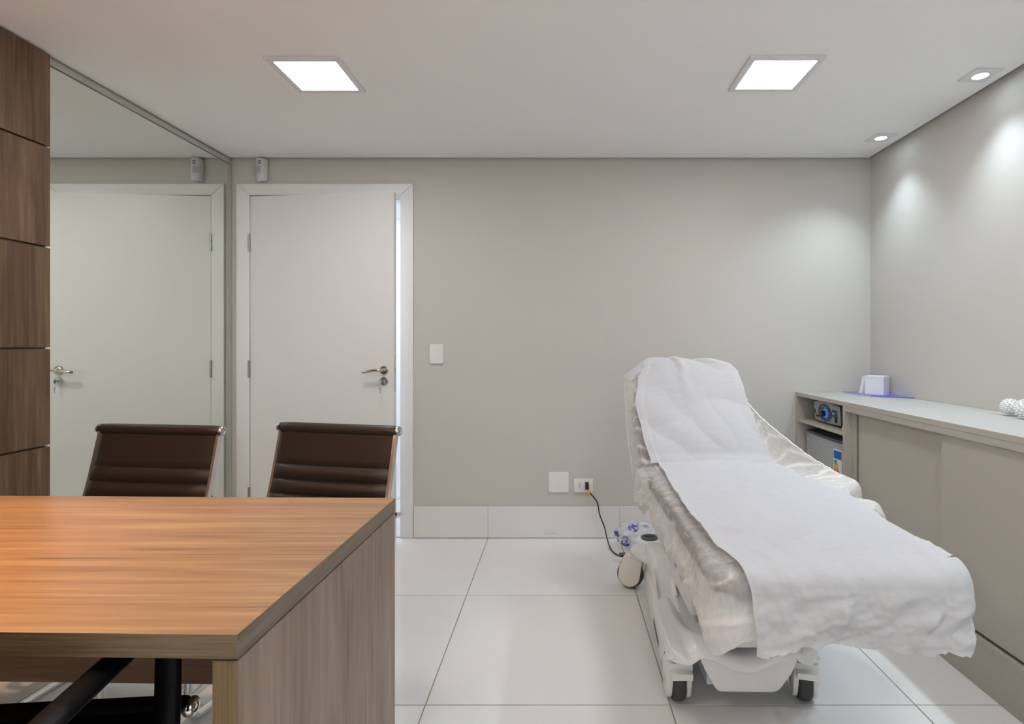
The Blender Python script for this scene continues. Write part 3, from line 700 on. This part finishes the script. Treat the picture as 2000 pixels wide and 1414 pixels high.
MB().lathe([(0, .010), (.016, .010), (.015, .026), (.012, .029), (0, .029)], dxz(-.0107) @ Matrix.Translation((.004, .052, 0))).build('knob', M_black, kn)
for x, z, c_ in ((-.112, .026, (.55, .03, .02)), (-.094, .024, (.03, .03, .035)), (-.062, .026, (.02, .02, .02))):
    MB().lathe([(0, .0), (.0075, 0), (.006, .005), (0, .005)], dxz(-.0095) @ Matrix.Translation((x, z, 0)), 16).build('button', flat('button_colour', c_), dv)
MB().box(-.148, -.128, -.016, -.0075, .050, .072, bev=.002, M=dM).build('green_switch', flat('switch_green', (.01, .10, .04)), dv)
MB().prism([(.112+.012*math.cos(2*math.pi*k/16), .026+.016*math.sin(2*math.pi*k/16)) for k in range(16)], .014, dxz(0), bev=.002, h0=.009).build('jack', M_black, dv)
MB().box(-.045, .015, -.0112, -.0106, .094, .0985, M=dM).box(-.075, -.045, -.0112, -.0106, .070, .072, M=dM).box(.050, .068, -.0112, -.0106, .066, .068, M=dM).build('lettering', flat('letter_grey', (.30, .30, .31)), dv)
for x in (-.12, .12):
    MB().cyl(dM @ V((x, .03, -.0008)), dM @ V((x, .03, .010)), .012, n=12).cyl(dM @ V((x, .17, .013)), dM @ V((x, .17, .022)), .012, n=12).build('foot', M_black, dv)
o = MB().lathe([(0, 0), (.016, 0), (.020, .012), (.019, .026), (.010, .034), (0, .036)], Matrix.Translation((1.465, 2.872, .7315)), 20).build('pump_bulb', M_white, loc=(1.465, 2.872, .7315))
tag(o, 'small white rounded piece on the shelf right of the control unit', 'device')

# folder, box and balls on the cabinet
fo = thing('folder', 'blue violet folder lying flat on the cabinet top by the corner', 'folder', (1.78, 3.2, CZ))
q0 = [(1.705, 3.385), (1.728, 3.118), (1.885, 2.985), (1.876, 3.372)]
MB().prism(q0, CZ+.0065, h0=CZ+.0008).build('folder_cover', flat('violet_cover', (.17, .16, .50), .35), fo, smooth=0)
q1 = [(p[0]+(1.79-p[0])*.012, p[1]+(3.23-p[1])*.012) for p in q0]
MB().prism(q1, CZ+.0048, h0=CZ+.0025).build('folder_pages', flat('page_white', (.8, .8, .82)), fo, smooth=0).location.x -= .0012
bx = thing('white_box', 'small white paper box standing on the violet folder', 'box', (1.805, 3.20, CZ+.0067))
bM = Matrix.Translation((1.808, 3.20, CZ+.0067)) @ Matrix.Rotation(R(43), 4, 'Z')
M_box = pbr('white_card', (.78, .78, .84), .5)
MB().box(-.048, .048, -.048, .048, 0, .098, bev=.002, M=bM).build('box_body', M_box, bx)
MB().box(-.050, .050, -.050, .050, .094, .104, bev=.002, M=bM).build('box_lid', M_box, bx)
MB().prism([(1.742, CZ+.0067), (1.775, CZ+.0067), (1.775, CZ+.104), (1.765, CZ+.104)], .004, xz(3.245), h0=-.03).build('box_flap', M_box, bx)
def spiky(name, cx, cy, r, label):
    b = MB(); zc = CZ + r*1.02
    b.sphere((cx, cy, zc), r*.88, 28, (1, 1, .98))
    for i in range(84):
        z = 1 - 2*(i+.5)/84; a = i*2.39996; s_ = math.sqrt(1-z*z); d = V((s_*math.cos(a), s_*math.sin(a), z))
        if d.z < -.75: continue
        p = V((cx, cy, zc)) + d*r*.84
        b.tube([p, p+d*r*.15, p+d*r*.23], [r*.13, r*.10, r*.04], 6)
    o = b.build(name, pbr('white_ceramic', (.80, .79, .76), .35), loc=(cx, cy, CZ)); tag(o, label, 'ornament', 'spiky ornaments'); return o
spiky('spiky_ball', 1.822, 2.27, .034, 'white spiky ceramic ball at the back of the cabinet top, left one')
spiky('spiky_ball', 1.800, 2.165, .038, 'white spiky ceramic ball cut by the right photo edge')

# ------------------------------------------------------------------ treatment bed
BX = .645; BHW = .285; ZT_ = .664
bed = thing('treatment_bed', 'white motorised treatment bed on four castors under a disposable cover', 'treatment bed', (.60, 2.25, 0))
def slab(name, pts, th, M, mat, bev=.02): return MB().prism(pts, th, M, bev=bev, seg=5).build(name, mat, bed)
MB().prism(rrect(BX-BHW+.006, BX+BHW-.006, 1.292, 1.845, .05), ZT_-.012, None, bev=.028, seg=5, h0=.585).build('leg_cushion', M_vinyl, bed)
MB().prism(rrect(BX-BHW+.006, BX+BHW-.006, 1.849, 2.385, .03), ZT_-.012, None, bev=.028, seg=5, h0=.585).build('seat_cushion', M_vinyl, bed)
# backrest: local frame a (x), b (up the slope)
YJ, ZJ = 2.41, .655
ang = math.atan2(.434, .36)
bkM = Matrix.Translation((BX, YJ, ZJ)) @ Matrix.Rotation(ang, 4, 'X')     # x across, y up the slope, z out of the surface
BL = .575
BLT = [(0, -.285), (.06, -.297), (.30, -.300), (.45, -.275), (.53, -.245), (.575, -.20)]
BRT = [(0, .275), (.10, .262), (.25, .232), (.42, .212), (.52, .190), (.575, .115)]
bpoly = [(lerp_tab(BRT, .575*k/14)-.006, .57*k/14) for k in range(15)] + [(lerp_tab(BLT, .575*k/14)+.006, .57*k/14) for k in range(14, -1, -1)]
MB().prism(bpoly, 0, bkM, bev=.022, seg=5, h0=-.085).build('backrest_cushion', M_vinyl, bed)
MB().box(-.20, .20, .03, .50, -.115, -.086, bev=.005, M=bkM).build('backrest_frame', M_shell2, bed)
MB().box(BX-.22, BX+.22, 1.33, 1.84, .555, .584, bev=.004).build('leg_frame', M_shell2, bed)
MB().box(BX-.22, BX+.22, 1.86, 2.38, .555, .584, bev=.004).build('seat_frame', M_shell2, bed)
# lifting body
MB().box(.47, .80, 2.02, 2.44, .20, .554, bev=.02).build('lift_housing', M_gloss, bed)
MB().box(.485, .785, 1.76, 2.018, .225, .52, bev=.010).build('motor_box', M_shell2, bed)
lb = MB().box(.4680, .4695, 2.17, 2.31, .255, .335).build('type_plate', flat('plate_grey', (.62, .61, .60)), bed, smooth=0)
MB().box(.4672, .4679, 2.18, 2.225, .267, .325).box(.4672, .4679, 2.24, 2.30, .275, .283).box(.4672, .4679, 2.24, 2.30, .292, .298).box(.4672, .4679, 2.24, 2.29, .308, .318).build('plate_print', flat('plate_print', (.25, .24, .24)), lb, smooth=0)
for x in (.50, .77):
    MB().prism([(2.0, .15), (2.06, .15), (1.72, .50), (1.66, .50)], .012, Matrix.Translation((x, 0, 0)) @ Matrix.Rotation(R(90), 4, 'Z') @ Mx, bev=.003).build('lift_arm', M_shell2, bed)
MB().cyl((.49, 1.69, .49), (.80, 1.69, .49), .012, n=14).build('pivot_bar', M_satin, bed)
# base shell: cross-section heights along depth; loft of sections along y
X0, X1 = .345, .830
def xl_at(y): return X0 + .064*max(0, y-1.82)
def xr_at(y): return X1 - .064*max(0, y-1.82)
def base_shell():
    b = MB(); nx = 96
    yv = [1.757, 1.7575, 1.760, 1.766, 1.776, 1.790, 1.81, 1.835, 1.865, 1.90, 1.94, 1.98, 2.03, 2.10, 2.2, 2.3, 2.4, 2.5, 2.60, 2.66, 2.685, 2.69]
    rise = [.0, .006, .012, .019, .025, .030, .033, .034, .034, .032, .03, .03] + [.03]*10
    def rim(e):
        return .147 + .046*sstep(0, .60, e) - .021*sstep(.62, .80, e)
    def low(u, y):
        e = abs(2*u-1); k = sstep(1.83, 1.98, y); return rim(e)*(1-k) + .055*k
    rows = []
    for iy, y in enumerate(yv):
        row = []
        for i in range(nx+1):
            u = .5-.5*math.cos(math.pi*i/nx); e = abs(2*u-1)
            gen = .105 + (.036+.022*(1-sstep(1.95, 2.35, y)))*sstep(.40, .75, e) - .02*sstep(2.60, 2.69, y)
            k = sstep(1.80, 2.12, y)
            z = (rim(e) + rise[iy])*(1-k) + gen*k
            z = max(z - .030*sstep(.955, 1.0, e)**2, low(u, y)+.003)
            front = 1-sstep(1.757, 1.80, y)
            x = xl_at(y) + (xr_at(y)-xl_at(y))*u
            x += (.5-u)*.03*front
            y_ = y + .020*sstep(.80, 1.0, e)**2*front
            row.append(b.bm.verts.new((x, y_, z)))
        rows.append(row)
    for A, B in zip(rows, rows[1:]):
        for i in range(nx): b.bm.faces.new((A[i], A[i+1], B[i+1], B[i]))
    loop = rows[0] + [r[-1] for r in rows[1:]] + rows[-1][-2::-1] + [r[0] for r in rows[-2:0:-1]]
    lw, inn = [], []
    for v in loop:
        u = (v.co.x-xl_at(v.co.y))/(xr_at(v.co.y)-xl_at(v.co.y)); z = min(low(min(1, max(0, u)), v.co.y), v.co.z-.002); sg = -1 if v.co.x < .59 else 1
        lw.append(b.bm.verts.new((v.co.x + .003*sg*(abs(2*u-1) > .9), v.co.y-(.003 if v.co.y < 1.8 else 0), z)))
        inn.append(b.bm.verts.new((v.co.x - .012*sg, v.co.y + (.012 if v.co.y < 2.2 else -.012), z+.002)))
    n = len(loop)
    for i in range(n):
        b.bm.faces.new((loop[i], lw[i], lw[(i+1)%n], loop[(i+1)%n])); b.bm.faces.new((lw[i], inn[i], inn[(i+1)%n], lw[(i+1)%n]))
    return b
base_shell().build('base_shell', M_gloss, bed, smooth=40)
# front panel with its wide trapezoid foot, below the wavy rim
fp = [(.440, .180), (.436, .150), (.487, .092), (.500, .083), (.675, .081), (.692, .088), (.745, .150), (.748, .186)]
fpp = [(.436, .190), (.456, .150), (.486, .095), (.494, .086), (.506, .082), (.668, .080), (.682, .084), (.692, .093), (.728, .138), (.750, .190), (.715, .190), (.66, .165), (.59, .155), (.52, .165), (.465, .190)]
MB().prism(fpp, .012, xz(1.776), bev=.004, h0=-.010).build('front_panel', M_gloss, bed)
MB().box(.47, .71, 1.80, 2.60, .085, .150, bev=.01).build('base_tray', M_shell2, bed)
# rear uprights and arms to the castors
up_poly = [(2.20, .058), (2.64, .058), (2.645, .225), (2.625, .25), (2.58, .262), (2.44, .268), (2.40, .258), (2.375, .23), (2.36, .19), (2.335, .155), (2.29, .135), (2.20, .128)]
YZ = Matrix(((0,0,1,0),(1,0,0,0),(0,1,0,0),(0,0,0,1)))
for x in (.397, .703):
    MB().prism(up_poly, .080, Matrix.Translation((x, 0, 0)) @ YZ, bev=.022, seg=5).build('rear_upright', M_gloss, bed, smooth=50)
def castor(cx, cy, rot, label, mount, lever=-1):
    """local wheel axis along x; plate above"""
    M = Matrix.Translation((cx, cy, 0)) @ Matrix.Rotation(rot, 4, 'Z')
    r = .064; tr_ = .030                        # trail
    c_ = V((0, tr_, r+.001))
    Ax = Matrix.Translation(M @ c_) @ Matrix.Rotation(rot, 4, 'Z') @ Matrix.Rotation(R(90), 4, 'Y')
    k = MB()
    side = []
    for i in range(25):
        a = R(-60 + 300*i/24)
        side.append((c_.y + .05*math.cos(a), c_.z + .057*math.sin(a)))
    side = [(c_.y+.020, .148), (c_.y-.058, .148), (c_.y-.062, .120), (c_.y-.056, .092)] + [(c_.y + .0525*math.cos(R(a)), c_.z + .0525*math.sin(R(a))) for a in range(175, 391, 12)] + [(c_.y+.046, .118)]
    for sx in (-1, 1):
        x0 = .0225*sx; 
        T = M @ Matrix.Translation((x0 if sx > 0 else x0-.016, 0, 0)) @ Matrix(((0,0,1,0),(1,0,0,0),(0,1,0,0),(0,0,0,1)))
        k.prism(side, .016, T, bev=.005, seg=3)
    k.box(-.0384, .0384, -.034, .060, .128, .150, bev=.006, M=M)
    o = k.build('castor_housing', M_ivory if label == 'rear' else M_white, bed, smooth=40)
    prof = [(.036, -.0215), (.050, -.0215), (.058, -.0205), (.0625, -.016), (r, -.008), (r, .008), (.0625, .016), (.058, .0205), (.050, .0215), (.036, .0215), (.036, -.0215)]
    MB().lathe(prof, Ax, 40).build('wheel', M_rubber, o)
    MB().cyl(M @ V((0, 0, .1502)), M @ V((0, 0, mount)), .034, n=24).build('swivel', M_chrome, o)
    for sx in (-1, 1):
        MB().lathe([(.020, 0), (.020, .0012), (.016, .0012), (.014, .0004), (0, .0004)], Ax @ Matrix.Translation((0, 0, sx*.0386)) @ Matrix.Rotation(R(0 if sx > 0 else 180), 4, 'X'), 24).build('hub_cap', M_ivory, o)
    MB().box(-.016 if lever > 0 else -.033, .016 if lever > 0 else .033, *((-.062, -.030) if lever < 0 else (.060, .112)), .112 if lever < 0 else .118, .131, bev=.004, M=M).build('brake_lever', M_ivory if label == 'rear' else M_white, o)
castor(.386, 1.835, R(0), 'front', .176)
castor(.800, 1.835, R(-14), 'front', .176)
castor(.368, 2.715, R(70), 'rear', .165, 1)
castor(.812, 2.70, R(40), 'rear', .165)
for x0, x1, y0 in ((.368, .40, 2.70), (.81, .785, 2.70)):
    sg = 1 if x0 < .6 else -1
    pl = [(x0-.030*sg, 2.70), (x0-.016*sg, 2.744), (x0+.016*sg, 2.748), (x0+.060*sg, 2.70), (x0+.105*sg, 2.58), (x0+.030*sg, 2.56), (x0-.006*sg, 2.63)]
    MB().prism(pl if sg < 0 else pl[::-1], .205, bev=.012, h0=.166).build('castor_arm', M_gloss, bed)
ls = MB()
for k in range(9): ls.box(xl_at(2.206-.020*k)-.0038, xl_at(2.206-.020*k)-.0031, 2.20-.020*k, 2.212-.020*k, .072, .098)
ls.build('side_lettering', flat('letter_dark', (.12, .12, .13)), bed, smooth=0)
# ------------------------------------------------------------------ disposable cover (sheer, elasticated)
cov = thing('fitted_cover', 'sheer white elasticated disposable cover gathered round the treatment bed', 'bed cover', (BX, 2.0, .5))
# footprint path: right back corner -> right side -> foot -> left side -> left back corner
path = []
rc = .055; xl, xr, yf_, yb_ = BX-BHW-.004, BX+BHW+.004, 1.272, 2.43
def addseg(a, b_, n):
    for k in range(n): path.append((V(a).lerp(V(b_), k/n)))
addseg((xr, yb_, 0), (xr, yf_+rc, 0), 150)
for k in range(14):
    a = R(-90*k/14); path.append(V((xr-rc+rc*math.cos(a), yf_+rc+rc*math.sin(a), 0)))
addseg((xr-rc, yf_, 0), (xl+rc, yf_, 0), 60)
for k in range(14):
    a = R(-90-90*k/14); path.append(V((xl+rc+rc*math.cos(a), yf_+rc+rc*math.sin(a), 0)))
addseg((xl, yf_+rc, 0), (xl, yb_, 0), 220); path.append(V((xl, yb_, 0)))
NP = len(path)
def pnorm(i):
    t = path[min(i+1, NP-1)]-path[max(i-1, 0)]; t.normalize(); return V((-t.y, t.x, 0)) if False else V((t.y*-1, t.x, 0))
arcs = [0]
for a, b_ in zip(path, path[1:]): arcs.append(arcs[-1]+(b_-a).length)
NT = 34
def skirt(u, v):
    i = min(NP-1, int(round(u*(NP-1)))); p = path[i]; n_ = pnorm(i)
    # outward: from centre
    if (p - V((BX, 1.9, 0))).dot(n_) < 0: n_ = -n_
    s = arcs[i]
    left = p.x < BX-.2; right = p.x > BX+.2
    ff = sstep(1.36, 1.30, p.y)*sstep(BX-.25, BX-.13, p.x)
    drop = .105 + .022*fbm(s*5, 0, 3) + .012*math.sin(s*37)
    bulge = 0.0; zup = 0.0
    if right:
        bulge = .155*math.exp(-((p.y-2.08)/.13)**4) + .12*math.exp(-((p.y-1.84)/.09)**2) + .03*math.exp(-((p.y-1.62)/.08)**2)
        zup = .030*math.exp(-((p.y-2.08)/.14)**4) + .0*math.exp(-((p.y-1.82)/.08)**2)
        drop -= .04
    if left:
        bulge = .045*math.exp(-((p.y-2.34)/.07)**2) + .016*math.exp(-((p.y-2.08)/.06)**2) + .02*math.exp(-((p.y-1.36)/.09)**2)
        drop += .012*math.exp(-((p.y-1.34)/.09)**2) - .02*math.exp(-((p.y-2.2)/.1)**2)
    drop += (.055-drop)*ff; bf = min(1, bulge/.12) if right else 0
    if v < .16:
        k = v/.16; off = -.075 + .075*math.sin(k*math.pi/2); z = ZT_-.001 - .018*(1-math.cos(k*math.pi/2))*(1-bf)
        off += bulge*.75*sstep(.2, 1, k)
    elif v < .45:
        k = (v-.16)/.29; off = .004*k + bulge*(.75+.25*math.sin(k*math.pi/2)); z = ZT_-.001 - .018*(1-bf) - .062*k*k - .0*k
    else:
        k = (v-.45)/.55; off = .004 + bulge*(1-.45*k) + .010*math.sin(k*math.pi) - .012*k*k; z = ZT_-.063 - .018*(1-bf) - drop*k
    z += zup*sstep(.05, .3, v)
    gth, fine, tiny = gather(s, v, left)
    amp = sstep(.12, .6, v)*(1-.8*ff)
    off += amp*(.010*gth + .003*fine - .002) + .0015*amp*tiny
    z += .006*amp*fbm(s*9, v*3, 11)
    if v > .93: off += -.006 + .003*math.sin(s*200)      # gathered elastic edge
    q = p + n_*off; q.z = z; return q
def gather(s, v, left):
    ph = s - .30*v*(1 if left else -1) + .06*fbm(s*4, v*2.5, 1.3)
    g_ = (1-abs(math.sin(ph*17 + 2.4*fbm(s*3.5, v*1.2, 9))))**2.2 * (.55+.9*max(0, fbm(s*4, v*2, 21)+.4))
    f_ = (1-abs(math.sin(ph*41 + 3.2*fbm(s*6, v*2, 2))))**3 * max(0, .5+fbm(s*7, v*3, 31))
    return g_, f_, fbm(s*40, v*7, 7)
def skirt_dens(u, v):
    i = min(NP-1, int(round(u*(NP-1)))); s = arcs[i]; left = path[i].x < BX
    g_, f_, t_ = gather(s, v, left)
    d = .43 + .48*sstep(.40, .60, v) + .40*g_**2.2*sstep(.02, .2, v) + .30*f_**1.5 + .06*t_
    if not left: d += .28*math.exp(-((path[i].y-1.98)/.40)**4)
    if v > .92: d += .15
    return d
b = MB(); b.grid(skirt, NP-1, NT, skirt_dens)
# top membrane
b.grid(lambda u, v: V((xl+.04+(xr-xl-.08)*u, yf_+.05+(yb_-yf_-.05)*v, ZT_-.001+.0008*fbm(u*9, v*20, 2))), 20, 40, .5)
b.build('cover_skirt', M_sheer, cov, smooth=180)
# backrest cover: wraps cushion sides
def backcov(u, v):
    # v up the slope 0..1, u across from left back edge over the front to the right back edge
    t_ = v*BL; xl_ = lerp_tab(BLT, t_)-.003; xr_ = lerp_tab(BRT, t_)+.003
    if u < .15: k = u/.15; x = xl_-.008*(1-k); z = -.085+.088*k
    elif u > .85: k = (1-u)/.15; x = xr_+.008*(1-k); z = -.085+.088*k
    else: x = xl_ + (xr_-xl_)*(u-.15)/.7; z = .003
    w_ = .004*abs(math.sin(t_*42+2*fbm(t_*5, u*3, 4)+u*3))**3 + .002*fbm(u*8, t_*30, 3)
    side = 1 if (u < .3 or u > .7) else .2
    p = V((x, t_+.01*fbm(u*4, t_*8, 1), z)) + V((-w_*2 if u < .15 else (w_*2 if u > .85 else 0), 0, w_*2))*side
    return bkM @ p
b = MB(); b.grid(backcov, 60, 90, lambda u, v: .40 + (.42 if u > .8 else 0) + .5*abs(math.sin(v*BL*42+2*fbm(v*BL*5, u*3, 4)+u*3))**14 + .1*fbm(u*9, v*12, 3))
b.build('backrest_veil', M_sheer, cov, smooth=180)
# hanging left drape
def drape(u, v):
    # u front edge -> free edge at left, v top -> bottom
    top = V((.366, 2.70, 1.035)).lerp(V((.304, 2.765, 1.025)), u)
    bot = V((.352, 2.44, .60)).lerp(V((.316, 2.52, .585)), u)
    p = top.lerp(bot, v); p.x += .006*math.sin(v*5+u*2) + .004*math.sin(u*7+v*2); p.y += .010*math.sin(u*9+v*3)*v
    return p
b = MB(); b.grid(drape, 14, 30, lambda u, v: .50 + .35*(u > .93) + .06*fbm(u*3, v*6, 2)); b.build('hanging_drape', M_drape, cov, smooth=180)
# right wing spanning backrest and seat, with elastic edge
wa = bez([(.866, 2.60, .908), (.905, 2.50, .842), (.958, 2.38, .778), (1.010, 2.26, .722), (1.046, 2.17, .694), (1.058, 2.11, .680), (1.050, 2.06, .655)], 12)
wb = bez([(.850, 2.605, .892), (.860, 2.52, .790), (.878, 2.44, .688), (.900, 2.34, .664), (.925, 2.20, .666), (.95, 2.12, .664), (.99, 2.06, .650)], 12)
def wing(u, v):
    i = u*(len(wa)-1); k = int(min(i, len(wa)-2)); f = i-k
    a = wa[k].lerp(wa[k+1], f); b_ = wb[k].lerp(wb[k+1], f); p = a.lerp(b_, v)
    w_ = .012*math.sin(v*math.pi)*(abs(math.sin(u*19+1.5*v+fbm(u*5, v*2, 2)*2))**2) + .006*fbm(u*14, v*3, 5)*math.sin(v*math.pi)
    p += V((w_, -w_*.6, w_*.4)); 
    return p
b = MB(); b.grid(wing, 110, 20, lambda u, v: (.56 + .1*v) + .36*abs(math.sin(u*24+1.2*v+noise.noise(V((u*5, v*1.5, 2)))*2.5))**10 + .3*(v < .06))
b.build('side_wing', M_sheer, cov, smooth=180)
MB().tube([p + V((0, 0, .0015*math.sin(i*1.1))) for i, p in enumerate(wa)], [.0030+.0011*math.sin(i*2.7) for i in range(len(wa))], 8).build('elastic_edge', M_white_cloth, cov, smooth=180)

# ------------------------------------------------------------------ paper sheets
PXL, PXR = .413, .921
def crease(x, y, a, x0, y0, wdt):
    d = (x-x0)*math.cos(a)+(y-y0)*math.sin(a); l = -(x-x0)*math.sin(a)+(y-y0)*math.cos(a)
    return math.exp(-abs(d)/wdt)*math.exp(-(l/.10)**2)
def seat_paper(u, v):
    Ltop = 2.425-1.305
    s = v*(Ltop+.048+.150)
    xl_ = lerp_tab([(0, .415), (.4, .400), (.8, .386), (1.0, .393), (1.10, .407), (1.2, .424), (1.3, .436)], s)
    xr_ = PXR + .075*math.exp(-((s-.50)/.28)**2) + .003*sstep(.8, 1.05, s)
    x = xl_ + (xr_-xl_)*u
    wob = .006*fbm(u*2.2, s*3.5, 1) + .003*fbm(u*7, s*11, 4) + .007*abs(fbm(u*2+s*3, s*3.3-u*3, 8)) + .004*abs(fbm(u*3-s*5, s*4+u*3, 3)) + .003
    if s < Ltop:
        y = 2.425-s; z = ZT_+.0045; n_ = V((0, 0, 1))
        z += .012*sstep(.16, 0, s) * (0.4+.6*math.sin(math.pi*u)) - .03*sstep(.03, 0, s)
        wob += .014*crease(x, y, .9, .47, 1.50, .014) + .010*crease(x, y, 2.2, .60, 1.42, .016) + .010*crease(x, y, 1.4, .76, 1.36, .014) - .004*crease(x, y, .3, .80, 1.55, .02)
    elif s < Ltop+.062:
        a = (s-Ltop)/.062*math.pi/2; y = 1.305-.058*math.sin(a); z = ZT_+.0045-.040*(1-math.cos(a)); n_ = V((0, -math.sin(a), math.cos(a)))
    else:
        k = s-Ltop-.062; y = 1.247; z = ZT_+.0045-.040-k; n_ = V((0, -1, 0))
        kk = k/.136
        wob += kk*(.018*fbm(u*4, kk*1.5, 3) + .008*math.sin(u*9) + .008) + .010*abs(fbm(u*5+kk*2, kk*2-u, 6)) + .010*math.exp(-((u-.40)/.03)**2)*math.exp(-((kk-.35)/.3)**2) + .012*crease(u, kk*.6, .5, .80, .25, .03)
        z += kk*kk*(.012*fbm(u*5, 0, 1) - .014*abs(u-.45)*2*(u < .2) + .016*math.exp(-((u-.30)/.25)**2))
        if v > .985: z += .004*fbm(u*60, 0, 2)
        y += .012*kk*(1-u)
    wob += .008*sstep(.82, .92, u)*sstep(Ltop-.22, Ltop-.06, s)*sstep(Ltop+.06, Ltop-.0, s)
    p = V((x, y, z)) + n_*wob
    # right edge softly turned over the cushion
    if u > .93: p.z -= .026*((u-.93)/.07)**2*math.exp(-((s-.48)/.26)**2); p.x += .004
    if u > .90 and s > Ltop: p.y += .022*((u-.90)/.10)**2
    p.x += .006*fbm(v*7, 2, u)*abs(u-.5)*2
    if u < .5:
        p.x += -.012*sstep(.06, 0, s)*0 + .0
    return p
o = MB().grid(seat_paper, 110, 240).build('paper_sheet', M_paper, loc=(BX, 1.8, .5), smooth=180)
tag(o, 'white paper sheet over the seat and foot end of the treatment bed', 'paper sheet', 'paper sheets on the bed')
LT = [(0, .385), (.14, .363), (.30, .345), (.43, .368), (.53, .405), (.575, .42)]
RT = [(0, .918), (.20, .878), (.38, .862), (.49, .856), (.535, .835), (.575, .752)]
def back_paper(u, v):
    t_ = v*.60-.005
    tt = max(0, min(t_, .575))
    x0 = lerp_tab(LT, tt)-BX; x1 = lerp_tab(RT, tt)-BX
    x = x0 + (x1-x0)*u
    z = .019 + .005*noise.noise(V((u*2.5, t_*5, 2))) + .0015*fbm(u*5+t_*4, t_*9-u*3, 6) + .026*abs(noise.noise(V((u*1.3-t_*2.2, t_*2.4+u*.9, 4)))) + .012*abs(noise.noise(V((u*2.4+t_*4.2, t_*3.0-u*1.6, 9))))
    z += .010*math.exp(-((u-.62+t_*.4)/.05)**2)*sstep(.25, .5, t_)
    if t_ > .57: z -= (t_-.57)*1.6
    z += .012*sstep(.05, 0, t_)
    if u < .06: z += .004
    y = min(t_, .578)
    return bkM @ V((x, y, z))
b = MB().grid(back_paper, 90, 110)
# dog-eared corner at the upper left
fold = [bkM @ V((.42-BX, .578, .010)), bkM @ V((.44-BX, .50, .022)), V((.338, 2.70, 1.005)), V((.306, 2.755, 1.022))]
def ear(u, v):
    a = fold[0].lerp(fold[3], u); c_ = fold[1].lerp(fold[2], u); p = a.lerp(c_, v); p += V((0, -.02, .006))*math.sin(u*math.pi)*math.sin(v*math.pi); return p
b.grid(ear, 14, 8)
o = b.build('paper_sheet', M_paper, loc=(BX, 2.6, .8), smooth=180)
tag(o, 'creased white paper sheet draped over the raised backrest', 'paper sheet', 'paper sheets on the bed')

# ------------------------------------------------------------------ pedal and plastic bag behind the bed
t = thing('foot_pedal', 'round white foot pedal with a dark grey rocker behind the bed', 'foot pedal', (.470, 2.965, 0))
pM = Matrix.Translation((.470, 2.965, .001))
MB().lathe([(0, 0), (.078, 0), (.080, .02), (.074, .12), (.078, .126), (.078, .138), (.070, .148), (.052, .151), (0, .151)], pM, 36).build('pedal_body', M_white, t)
MB().prism([(.044*math.cos(2*math.pi*k/24), .044*math.sin(2*math.pi*k/24)) for k in range(24)], .162, pM, bev=.004, h0=.1515).box(-.03, .03, -.006, .006, .161, .170, bev=.003, M=pM).build('rocker', M_dkgrey, t)
def bag():
    b = MB(); c0 = V((.445, 3.255, .0)); n1, n2 = 60, 34
    def fn(u, v):
        a = 2*math.pi*u; ph = math.pi*v
        r = 1 + .30*noise.noise(V((math.cos(a)*2, math.sin(a)*2, v*4))) + .35*abs(noise.noise(V((math.cos(a)*3.5, math.sin(a)*3.5, v*6))))
        z = .072 - .072*math.cos(ph)*(.95 + .25*fbm(math.cos(a)*2, math.sin(a)*2, 7)); 
        return V((c0.x + .11*r*math.sin(ph)*math.cos(a), c0.y + .075*r*math.sin(ph)*math.sin(a), max(.0015, z + .02*fbm(a, v*5, 3)*math.sin(ph))))
    b.grid(fn, n1, n2); return b
mb = bpy.data.materials.new('clear_plastic_film'); mb.use_nodes = True; n_ = mb.node_tree; n_.nodes.clear()
out = n_.nodes.new('ShaderNodeOutputMaterial'); tr_ = n_.nodes.new('ShaderNodeBsdfTransparent'); gl = n_.nodes.new('ShaderNodeBsdfPrincipled')
gl.inputs['Roughness'].default_value = .2; mx = n_.nodes.new('ShaderNodeMixShader')
tc = n_.nodes.new('ShaderNodeTexCoord'); vz = n_.nodes.new('ShaderNodeTexVoronoi'); vz.inputs['Scale'].default_value = 12
n_.links.new(tc.outputs['Object'], vz.inputs['Vector'])
nz2 = n_.nodes.new('ShaderNodeTexNoise'); nz2.inputs['Scale'].default_value = 55; nz2.inputs['Detail'].default_value = 3; n_.links.new(tc.outputs['Object'], nz2.inputs['Vector'])
lt = n_.nodes.new('ShaderNodeMath'); lt.operation = 'LESS_THAN'; lt.inputs[1].default_value = .36; n_.links.new(vz.outputs['Distance'], lt.inputs[0])
gt = n_.nodes.new('ShaderNodeMath'); gt.operation = 'GREATER_THAN'; gt.inputs[1].default_value = .47; n_.links.new(nz2.outputs['Fac'], gt.inputs[0])
pr = n_.nodes.new('ShaderNodeMath'); pr.operation = 'MULTIPLY'; n_.links.new(lt.outputs[0], pr.inputs[0]); n_.links.new(gt.outputs[0], pr.inputs[1])
cm = n_.nodes.new('ShaderNodeMix'); cm.data_type = 'RGBA'; cm.inputs['A'].default_value = (.86, .86, .88, 1); cm.inputs['B'].default_value = (.05, .05, .30, 1)
n_.links.new(pr.outputs[0], cm.inputs['Factor']); n_.links.new(cm.outputs['Result'], gl.inputs['Base Color'])
fm = n_.nodes.new('ShaderNodeMapRange'); fm.inputs['To Min'].default_value = .36; fm.inputs['To Max'].default_value = .9
n_.links.new(pr.outputs[0], fm.inputs['Value']); n_.links.new(fm.outputs[0], mx.inputs[0])
n_.links.new(tr_.outputs[0], mx.inputs[1]); n_.links.new(gl.outputs[0], mx.inputs[2]); n_.links.new(mx.outputs[0], out.inputs[0])
o = bag().build('plastic_bag', mb, loc=(.445, 3.255, 0), smooth=180)
tag(o, 'crumpled clear plastic bag with blue print on the floor by the foot pedal', 'plastic bag')
for o in bpy.data.objects:
    if 'org' in o: del o['org']
